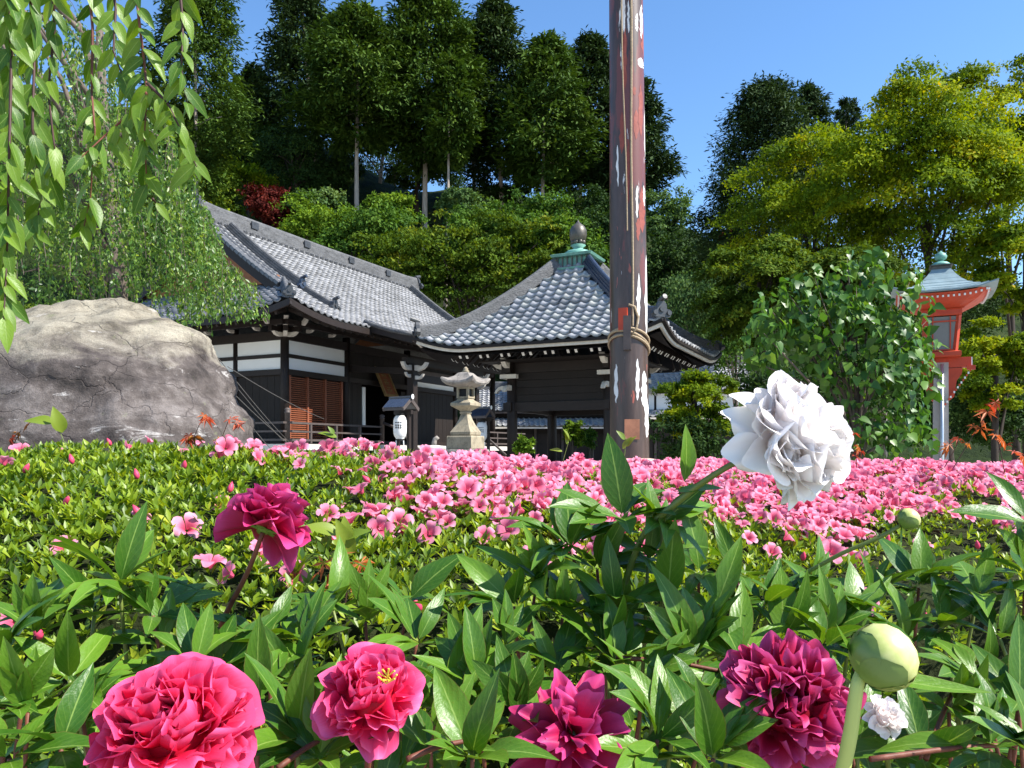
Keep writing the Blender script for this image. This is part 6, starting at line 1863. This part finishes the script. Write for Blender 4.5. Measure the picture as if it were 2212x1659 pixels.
def stem(plant, pts, r0, r1, mat, name='stem'):
    pts = [Vector(p) for p in pts]
    dense = []
    n = len(pts)
    for i in range(n - 1):
        p0, p1, p2, p3 = pts[max(i - 1, 0)], pts[i], pts[i + 1], pts[min(i + 2, n - 1)]
        ln = (p2 - p1).length
        m1 = (p2 - p0).normalized() * ln; m2 = (p3 - p1).normalized() * ln
        for k in range(5):
            t = k / 5
            dense.append(p1 * (2 * t ** 3 - 3 * t * t + 1) + m1 * (t ** 3 - 2 * t * t + t) + p2 * (3 * t * t - 2 * t ** 3) + m2 * (t ** 3 - t * t))
    dense.append(pts[-1])
    MB().tube([p - plant.location for p in dense], [r0 + (r1 - r0) * i / (len(dense) - 1) for i in range(len(dense))], 7).build(name, mat, plant, smooth=True)

def cluster(plant, hub, axis, n, L, seed, spread=(38, 92), stem_to=None):
    """one compound leaf: leaflets fanning from a hub, on its stalk"""
    rng = random.Random(seed)
    A = Vector(axis).normalized()
    e1 = A.orthogonal().normalized(); e2 = A.cross(e1)
    a0 = rng.uniform(0, 6.28)
    for i in range(n):
        ph = a0 + i * 6.283 / max(1, n - 1) + rng.gauss(0, 0.25)
        th = math.radians(rng.uniform(*spread)) if i else math.radians(rng.uniform(8, 40))
        pr = e1 * math.cos(ph) + e2 * math.sin(ph)
        d = A * math.cos(th) + pr * math.sin(th)
        d.z += 0.05
        nn = A * math.sin(th) - pr * math.cos(th) + Vector((rng.gauss(0, 0.22), rng.gauss(0, 0.22), 0.35))
        if i == 0: nn = Vector((rng.uniform(-0.3, 0.6), -0.8, 0.5))
        place('leaf', rng.choice(PEONY_LEAF), plant, Vector(hub) + d.normalized() * 0.006, d, nn, L * rng.uniform(0.72, 1.18))
    if stem_to is not None:
        h = Vector(hub); s = Vector(stem_to)
        mid = h.lerp(s, 0.5) + Vector((rng.gauss(0, 0.02), rng.gauss(0, 0.02), 0.0))
        stem(plant, [s, mid, h], 0.0034, 0.0020, M['stem_red'] if rng.random() < 0.6 else M['stem_green'], 'leaf_stalk')

PG = 'peony plants in the foreground'
def peony(label, u, Y):
    b = P(u, VH, Y); b.z = 0.03
    return thing('peony_plant', label, 'peony', b, 0, PG)
pl = {
    'a': peony('peony plant with the big hot pink bloom at lower left', 360, 0.85),
    'b': peony('peony plant with the bright pink bloom showing yellow stamens', 800, 0.95),
    'c': peony('peony plant with the shaded magenta bloom at the bottom centre', 1245, 0.85),
    'd': peony('peony plant with the ragged crimson bloom beside the large bud', 1700, 0.90),
    'e': peony('peony plant with the nodding magenta bloom against the green azalea', 430, 1.10),
    'f': peony('peony plant with the large blush white bloom on a long stem', 1330, 1.05),
    'g': peony('peony plant with the small white bloom low beside the large bud', 1950, 1.05),
    'h': peony('peony stem carrying the large pale green bud', 1800, 0.50),
    'i': peony('peony plant with the small round bud before the pink azaleas', 1640, 1.15),
    'j': peony('flowerless leafy peony at the left edge', 60, 0.90),
    'k': peony('flowerless leafy peony at the right edge', 2170, 0.95),
}
def root(k, dz=0.0): return pl[k].location + Vector((0, 0, dz))

# blooms
q = flower(pl['a'], P(365, 1565, 0.62), (0.05, -0.72, 0.70), 0.128, 'petal_hot', 13, 120, 1, 'ruffle', 0.12)
stem(pl['a'], [root('a'), P(380, 1900, 0.70), q], 0.004, 0.0032, M['stem_green'])
q = flower(pl['b'], P(800, 1492, 0.68), (0.10, -0.70, 0.66), 0.094, 'petal_pink', 10, 64, 2, 'ruffle', 0.26)
stem(pl['b'], [root('b'), P(790, 1790, 0.76), q], 0.004, 0.003, M['stem_red'])
for k in range(9):
    a = k * 0.7
    o = MB().tube([Vector((0.003 * math.cos(a * 3), 0, 0.003 * math.sin(a * 3))), Vector((0.008 * math.cos(a), -0.004, 0.006 + 0.005 * math.sin(a)))], [0.0004, 0.0009], 5).build('stamen', M['stamen'], pl['b'])
    o.location = P(838, 1470, 0.640) - pl['b'].location
q = flower(pl['c'], P(1245, 1575, 0.72), (0.05, -0.75, 0.60), 0.118, 'petal_magenta', 9, 26, 3, 'limp', 0.28, elong=1.1, ostyle='limp')
stem(pl['c'], [root('c'), P(1240, 1850, 0.78), q], 0.004, 0.003, M['stem_red'])
q = flower(pl['d'], P(1705, 1515, 0.74), (-0.05, -0.86, 0.42), 0.125, 'petal_deep', 10, 84, 4, 'ragged', 0.50, elong=1.14, ostyle='limp')
stem(pl['d'], [root('d'), P(1700, 1780, 0.80), q], 0.004, 0.003, M['stem_red'])
q = flower(pl['e'], P(590, 1105, 0.92), (0.28, 0.42, 0.80), 0.108, 'petal_magenta', 11, 74, 5, 'ruffle', 0.24)
stem(pl['e'], [root('e'), P(440, 1500, 1.02), P(478, 1350, 0.96), P(535, 1235, 0.92), q], 0.0042, 0.0028, M['stem_red'])
q = flower(pl['f'], P(1738, 940, 0.86), (0.72, -0.60, 0.26), 0.152, 'petal_white', 16, 130, 6, 'wide', 0.05, elong=1.0)
stem(pl['f'], [root('f'), P(1330, 1400, 1.0), P(1385, 1165, 0.96), P(1480, 1072, 0.92), P(1560, 1015, 0.89), q], 0.0046, 0.0034, M['stem_green'])
q = flower(pl['g'], P(1918, 1545, 0.78), (0.3, -0.8, 0.5), 0.046, 'petal_white', 8, 30, 7, 'wide', 0.12)
stem(pl['g'], [root('g'), P(1930, 1750, 0.85), q], 0.004, 0.0026, M['stem_green'])
# leafy collar below the white bloom
for uv_, ax, s in (((1612, 905), (-0.8, 0.0, 0.35), 0.026), ((1618, 900), (-0.4, 0.0, 0.9), 0.026), ((1612, 965), (0.05, -0.1, -0.7), 0.030)):
    place('sepal', SEPAL, pl['f'], P(uv_[0], uv_[1], 0.90), ax, (-0.3, -0.8, 0.3), s)
place('leaf', PEONY_LEAF[2], pl['f'], P(1478, 1040, 0.92), (0.12, -0.05, 1), (0.4, -0.9, 0.1), 0.068)
place('leaf', PEONY_LEAF[5], pl['f'], P(1462, 1062, 0.92), (0.75, -0.1, 0.1), (0.1, -0.4, 0.9), 0.055)

def bud(plant, c, axis, dia, bracts, seed):
    rng = random.Random(seed)
    A = Vector(axis).normalized()
    e1 = A.orthogonal().normalized(); e2 = A.cross(e1)
    r = dia / 2
    o = link('bud', MB().lathe([(0.35 * r, -0.86 * r), (0.75 * r, -0.66 * r), (0.96 * r, -0.3 * r), (1.0 * r, 0.08 * r), (0.92 * r, 0.42 * r), (0.70 * r, 0.70 * r), (0.38 * r, 0.88 * r), (0.05 * r, 0.94 * r)], 20).mesh('bud', M['bud'], True), plant)
    m = Matrix((e1, e2, A)).transposed().to_4x4(); m.translation = Vector(c) - plant.location
    o.matrix_local = m
    # overlapping outer scales hugging the bud
    for k in range(5):
        V, T, UV = [], [], []
        w = rng.uniform(0.75, 1.05); top = rng.uniform(0.1, 0.62)
        for i in range(7):
            t = i / 6
            lat = -1.25 + (top + 1.25) * t
            ww = w * math.sin(math.pi * min(1, (t * 0.88 + 0.10))) ** 0.7
            for j in range(5):
                az = k * 1.2566 + (-1 + j / 2) * ww
                rr = r * (1.025 + 0.012 * k) * (1.0 if lat < 0.9 else 1)
                V.append((rr * math.cos(lat) * math.cos(az), rr * math.cos(lat) * math.sin(az), rr * math.sin(lat) * 0.93)); UV.append((j / 4, t))
        for i in range(6):
            for j in range(4):
                p = i * 5 + j; T += [(p, p + 1, p + 6), (p, p + 6, p + 5)]
        link('bud_scale', np_mesh('bud_scale', np.array(V), np.array(T), M['sepal'] if k < 3 else M['bud'], None, np.array(UV), True), o)
    for ax, s, nn in bracts:
        place('bract', SEPAL_LONG, plant, Vector(c) - A * r * 0.82, ax, nn, s)
    return Vector(c) - A * r * 0.8
V_, T_, UV_ = leaf_grid(0.20, 0.35, -0.10, 0.02, 0.3, 5)
SEPAL_LONG = np_mesh('bract', V_, T_, M['peony_leaf'], None, UV_, smooth=True)
q = bud(pl['h'], P(1908, 1418, 0.44), (0.70, -0.25, 0.62), 0.037, [((-0.55, -0.1, 0.8), 0.034, (0.6, -0.5, 0.4)), ((0.95, -0.25, -0.18), 0.066, (0.1, -0.5, 0.85))], 1)
stem(pl['h'], [root('h'), P(1815, 1720, 0.46), P(1838, 1580, 0.445), P(1852, 1480, 0.44), q], 0.0048, 0.0034, M['stem_lime'])
q = bud(pl['i'], P(1963, 1121, 0.95), (0.62, -0.2, 0.6), 0.027, [((-0.2, -0.2, -0.8), 0.03, (0.6, -0.6, 0.3))], 2)
stem(pl['i'], [root('i'), P(1640, 1420, 1.08), P(1690, 1280, 1.02), P(1800, 1205, 0.98), P(1900, 1160, 0.955), q], 0.0036, 0.0022, M['stem_green'])

# leaf clusters: plant, u, v, depth, axis, leaflets, leaflet length
CL = [
    ('e', 258, 1265, 0.90, (0.05, 0.0, 1.0), 7, 0.088), ('e', 205, 1315, 0.88, (-0.2, -0.1, 0.9), 6, 0.085), ('e', 330, 1330, 0.90, (0.3, -0.2, 0.8), 6, 0.082),
    ('e', 352, 1395, 0.90, (0.1, -0.1, 1.0), 5, 0.080), ('e', 470, 1460, 0.88, (0.35, -0.2, 0.7), 6, 0.085), ('e', 575, 1390, 0.92, (0.4, 0.0, 0.8), 6, 0.080),
    ('j', 75, 1375, 0.84, (-0.1, 0.0, 1.0), 7, 0.086), ('j', 10, 1420, 0.80, (-0.2, -0.2, 0.8), 6, 0.085), ('j', 150, 1470, 0.80, (0.3, -0.3, 0.7), 6, 0.082), ('j', 60, 1540, 0.76, (-0.1, -0.3, 0.8), 6, 0.080),
    ('j', 20, 1640, 0.70, (-0.2, -0.3, 0.8), 6, 0.078), ('j', 130, 1620, 0.72, (0.2, -0.2, 0.9), 6, 0.078), ('j', -40, 1520, 0.78, (0.1, -0.2, 0.8), 6, 0.082),
    ('a', 420, 1440, 0.82, (0.0, -0.2, 0.9), 6, 0.078), ('a', 560, 1520, 0.78, (0.35, -0.3, 0.7), 6, 0.080), ('a', 640, 1600, 0.72, (0.3, -0.3, 0.8), 6, 0.078), ('a', 180, 1560, 0.76, (-0.2, -0.2, 0.9), 5, 0.076),
    ('b', 660, 1400, 0.90, (-0.2, -0.1, 0.9), 6, 0.082), ('b', 720, 1320, 0.98, (-0.1, 0.0, 1.0), 6, 0.082), ('b', 790, 1345, 0.96, (0.1, -0.1, 1.0), 6, 0.082), ('b', 900, 1390, 0.92, (0.3, -0.1, 0.8), 6, 0.082),
    ('b', 960, 1500, 0.84, (0.35, -0.3, 0.7), 6, 0.085), ('b', 690, 1640, 0.70, (-0.1, -0.3, 0.8), 6, 0.076), ('b', 930, 1620, 0.74, (0.2, -0.3, 0.8), 6, 0.078), ('b', 640, 1480, 0.84, (-0.3, -0.2, 0.8), 6, 0.08), ('b', 880, 1300, 1.02, (0.2, 0, 0.9), 5, 0.08),
    ('c', 1090, 1400, 0.90, (-0.2, -0.1, 0.9), 6, 0.085), ('c', 1030, 1480, 0.84, (-0.3, -0.3, 0.7), 6, 0.082), ('c', 1120, 1560, 0.78, (-0.2, -0.3, 0.8), 6, 0.08), ('c', 1020, 1640, 0.70, (0.0, -0.3, 0.9), 6, 0.078),
    ('c', 1390, 1480, 0.82, (0.3, -0.3, 0.7), 6, 0.085), ('c', 1420, 1600, 0.74, (0.3, -0.3, 0.8), 6, 0.08), ('c', 1330, 1440, 0.86, (0.1, -0.2, 0.9), 6, 0.08), ('c', 1200, 1460, 0.88, (0.0, -0.2, 0.9), 6, 0.08),
    ('f', 1345, 1120, 0.98, (0.05, 0.0, 1.0), 7, 0.095), ('f', 1230, 1185, 1.00, (-0.1, 0.0, 1.0), 6, 0.092), ('f', 1160, 1255, 1.00, (-0.3, -0.1, 0.8), 6, 0.09), ('f', 1290, 1230, 1.00, (0.1, -0.2, 0.9), 6, 0.085),
    ('f', 1400, 1210, 0.98, (0.3, -0.1, 0.8), 6, 0.09), ('f', 1110, 1310, 0.96, (-0.3, -0.1, 0.8), 6, 0.086), ('f', 1215, 1330, 0.95, (0.0, -0.2, 0.9), 6, 0.086), ('f', 1330, 1320, 0.94, (0.1, -0.2, 0.9), 6, 0.086),
    ('f', 1440, 1300, 0.94, (0.3, -0.1, 0.8), 6, 0.088), ('f', 1430, 1130, 0.97, (0.5, -0.1, 0.6), 5, 0.085), ('f', 1300, 1400, 0.90, (0.1, -0.3, 0.8), 6, 0.085),
    ('i', 1590, 1240, 1.02, (0.1, 0.0, 1.0), 6, 0.086), ('i', 1540, 1330, 0.95, (-0.1, -0.1, 0.9), 6, 0.086), ('i', 1650, 1310, 0.98, (0.2, -0.1, 0.9), 6, 0.086), ('i', 1750, 1270, 1.02, (0.2, 0.0, 0.9), 6, 0.085), ('i', 1840, 1330, 1.0, (0.3, -0.1, 0.8), 6, 0.082),
    ('i', 1510, 1240, 1.0, (-0.2, 0.0, 0.9), 6, 0.082),
    ('d', 1500, 1420, 0.86, (-0.2, -0.2, 0.8), 6, 0.088), ('d', 1590, 1430, 0.88, (0.0, -0.2, 0.9), 6, 0.086), ('d', 1530, 1540, 0.80, (-0.3, -0.3, 0.7), 6, 0.085), ('d', 1540, 1640, 0.72, (-0.1, -0.3, 0.8), 6, 0.08), ('d', 1780, 1400, 0.92, (0.2, -0.1, 0.9), 6, 0.082),
    ('d', 1690, 1380, 0.94, (0.0, -0.1, 1.0), 6, 0.082), ('d', 1850, 1620, 0.84, (0.2, -0.3, 0.8), 6, 0.078),
    ('g', 1985, 1270, 1.05, (0.0, 0.0, 1.0), 7, 0.084), ('g', 2030, 1360, 0.98, (0.1, -0.1, 0.9), 6, 0.086), ('g', 1950, 1400, 1.0, (-0.2, -0.1, 0.9), 5, 0.08), ('g', 2050, 1540, 0.84, (0.2, -0.3, 0.8), 6, 0.082), ('g', 1990, 1630, 0.78, (0.0, -0.3, 0.8), 6, 0.08), ('g', 1880, 1300, 1.08, (-0.1, 0, 1), 6, 0.08),
    ('k', 2110, 1290, 1.0, (0.1, 0.0, 1.0), 6, 0.086), ('k', 2160, 1380, 0.94, (0.0, -0.1, 0.9), 6, 0.088), ('k', 2120, 1470, 0.88, (-0.1, -0.2, 0.9), 6, 0.086), ('k', 2200, 1530, 0.80, (0.0, -0.3, 0.8), 6, 0.084), ('k', 2140, 1620, 0.74, (-0.2, -0.3, 0.8), 6, 0.08),
    ('k', 2215, 1240, 0.98, (-0.2, 0.0, 0.9), 6, 0.086), ('k', 2225, 1130, 0.95, (-0.5, -0.1, 0.6), 5, 0.085), ('k', 2235, 1640, 0.70, (-0.1, -0.3, 0.8), 6, 0.08),
]
for i, (k, u, v, Y, ax, n, L) in enumerate(CL):
    h = P(u, v, Y)
    r = root(k, 0.30 + 0.2 * (i % 3) / 3)
    s = r.lerp(Vector((h.x, h.y + 0.05, max(0.25, h.z - 0.22))), 0.75)
    cluster(pl[k], h, ax, n, L, 500 + i, stem_to=s)
# lower, shaded leaves that fill the depth of the bed
rngf = random.Random(99)
for i in range(62):
    Y = rngf.uniform(0.86, 1.34)
    u = rngf.uniform(-80, 2290)
    v = rngf.uniform(1340 if u > 1050 else 1490, 1800) + (1.1 - Y) * 130
    h = P(u, v, Y)
    k = min(pl, key=lambda q_: (pl[q_].location - Vector((h.x, h.y, 0.03))).length if q_ != 'h' else 9)
    cluster(pl[k], h, (rngf.gauss(0, 0.3), -0.15, 1.0), 5, rngf.uniform(0.075, 0.095), 900 + i, stem_to=Vector((h.x * 0.97, h.y + 0.04, max(0.12, h.z - 0.25))) if i % 3 == 0 else None)

# slanting brown peony stalks low in the bed
for i, (a, b, ya, yb, k) in enumerate((((880, 1640), (1010, 1600), 0.66, 0.70, 'b'), ((600, 1659), (730, 1580), 0.66, 0.72, 'a'), ((1330, 1420), (1560, 1450), 0.84, 0.84, 'd'), ((1880, 1640), (2240, 1605), 0.72, 0.76, 'k'), ((2000, 1640), (2060, 1490), 0.76, 0.84, 'g'))):
    stem(pl[k], [P(a[0], a[1], ya), P((a[0] + b[0]) / 2, (a[1] + b[1]) / 2 - 6, (ya + yb) / 2), P(b[0], b[1], yb)], 0.0028, 0.0022, M['stem_red'], 'leaf_stalk')

# ---------------------------------------------------------------- seedlings standing above the azaleas
STAR_ME = [np_mesh('maple_seedling_leaf', star_leaf(5 + 2 * (k % 2))[0] * np.array([1, 1, 1.0 + 1.2 * k]), star_leaf(5 + 2 * (k % 2))[1], M['seedling'], {'tint': np.full(len(star_leaf(5 + 2 * (k % 2))[0]), 0.3 * k)}) for k in range(4)]
def seedling(label, path, Y, leaves, size, seed, red=True):
    rng = random.Random(seed)
    pts = [P(u, v, Y) for u, v in path]
    R = thing('maple_seedling' if red else 'leafy_sprout', label, 'seedling', pts[0], 0, 'young shoots standing out of the azaleas')
    stem(R, pts, 0.0016, 0.0010, M['stem_dark'] if red else M['stem_green'])
    for (u, v) in leaves:
        d = Vector((rng.gauss(0, 0.6), rng.gauss(0, 0.4) - 0.2, -rng.uniform(0.1, 0.9)))
        if red:
            place('leaf', rng.choice(STAR_ME), R, P(u, v, Y), d, (rng.gauss(0, 0.4), -0.5, 0.9), size * rng.uniform(0.7, 1.2))
        else:
            place('leaf', rng.choice(SPROUT), R, P(u, v, Y), (rng.gauss(0, 0.7), -0.2, rng.uniform(0.1, 0.8)), (rng.gauss(0, 0.3), -0.6, 0.8), size * rng.uniform(0.7, 1.2))
SPROUT = leaf_variants('sprout_leaf', M['seedling_green'], 4, W=0.45, fold=(0.1, 0.3), curl=(0.0, 0.25), wave=(0, 0.06), tipp=0.3, seed=6)
for me_ in SPROUT:
    at = me_.attributes.new('tint', 'FLOAT', 'POINT')
seedling('red maple seedling in front of the boulder, the left of two', [(370, 1150), (395, 1050), (418, 950), (438, 900)], 2.2, [(438, 898), (445, 905), (408, 940), (420, 945), (402, 950)], 0.040, 1)
seedling('red maple seedling in front of the boulder, the right of two', [(425, 1150), (452, 1040), (478, 950), (495, 905)], 2.2, [(497, 905), (510, 912), (470, 950), (482, 955), (520, 918)], 0.038, 2)
seedling('red maple seedling at the boulder foot by the left edge', [(15, 1010), (30, 960), (45, 930)], 2.5, [(36, 935), (28, 945), (62, 915)], 0.036, 3)
seedling('tall red maple seedling beside the vermilion lantern post', [(2060, 1010), (2090, 960), (2125, 905), (2145, 870)], 3.0, [(2150, 868), (2140, 880), (2120, 905), (2105, 920), (2132, 890), (2118, 925)], 0.055, 4)
seedling('short red maple seedling left of the tall one', [(2040, 1010), (2060, 975), (2072, 950)], 3.0, [(2050, 960), (2070, 948), (2040, 965), (2085, 958)], 0.045, 5)
seedling('orange maple seedling at the right edge over the azaleas', [(2170, 1020), (2160, 970), (2150, 940)], 2.8, [(2150, 940), (2175, 960), (2190, 975), (2160, 950), (2205, 985)], 0.045, 6)
seedling('orange leaved maple seedling right of the nodding magenta bloom', [(740, 1330), (750, 1270), (745, 1215)], 1.35, [(700, 1215), (720, 1240), (760, 1235), (770, 1250), (735, 1200), (690, 1235), (780, 1215)], 0.036, 7)
seedling('small orange seedling right of the white peony', [(1850, 1010), (1848, 960), (1843, 930)], 2.9, [(1845, 935), (1852, 965), (1860, 975), (1848, 985)], 0.040, 8)
seedling('rusty maple seedling low in the middle of the hedge', [(720, 1320), (690, 1300), (680, 1280)], 1.38, [(740, 1280), (770, 1275), (700, 1270), (725, 1265)], 0.034, 9)
seedling('bright green sprout right of the nodding magenta bloom', [(760, 1260), (745, 1190), (735, 1150)], 1.4, [(735, 1155), (740, 1165), (760, 1200), (748, 1185)], 0.062, 10, red=False)
seedling('broad green leaf sprouting at the boulder foot', [(150, 1010), (140, 960), (120, 912)], 2.5, [(118, 915), (135, 935)], 0.085, 11, red=False)
seedling('pale sprout above the hedge in front of the veranda', [(718, 975), (720, 945)], 2.7, [(715, 940), (722, 938), (728, 945)], 0.045, 12, red=False)
seedling('green sprout standing before the pole footing', [(1345, 1010), (1350, 975), (1352, 945)], 2.4, [(1350, 950), (1345, 970), (1355, 965)], 0.040, 13, red=False)
seedling('yellowish sprout in front of the pavilion opening', [(1215, 1000), (1222, 975), (1228, 955)], 3.0, [(1225, 960), (1230, 950), (1215, 975)], 0.050, 14, red=False)
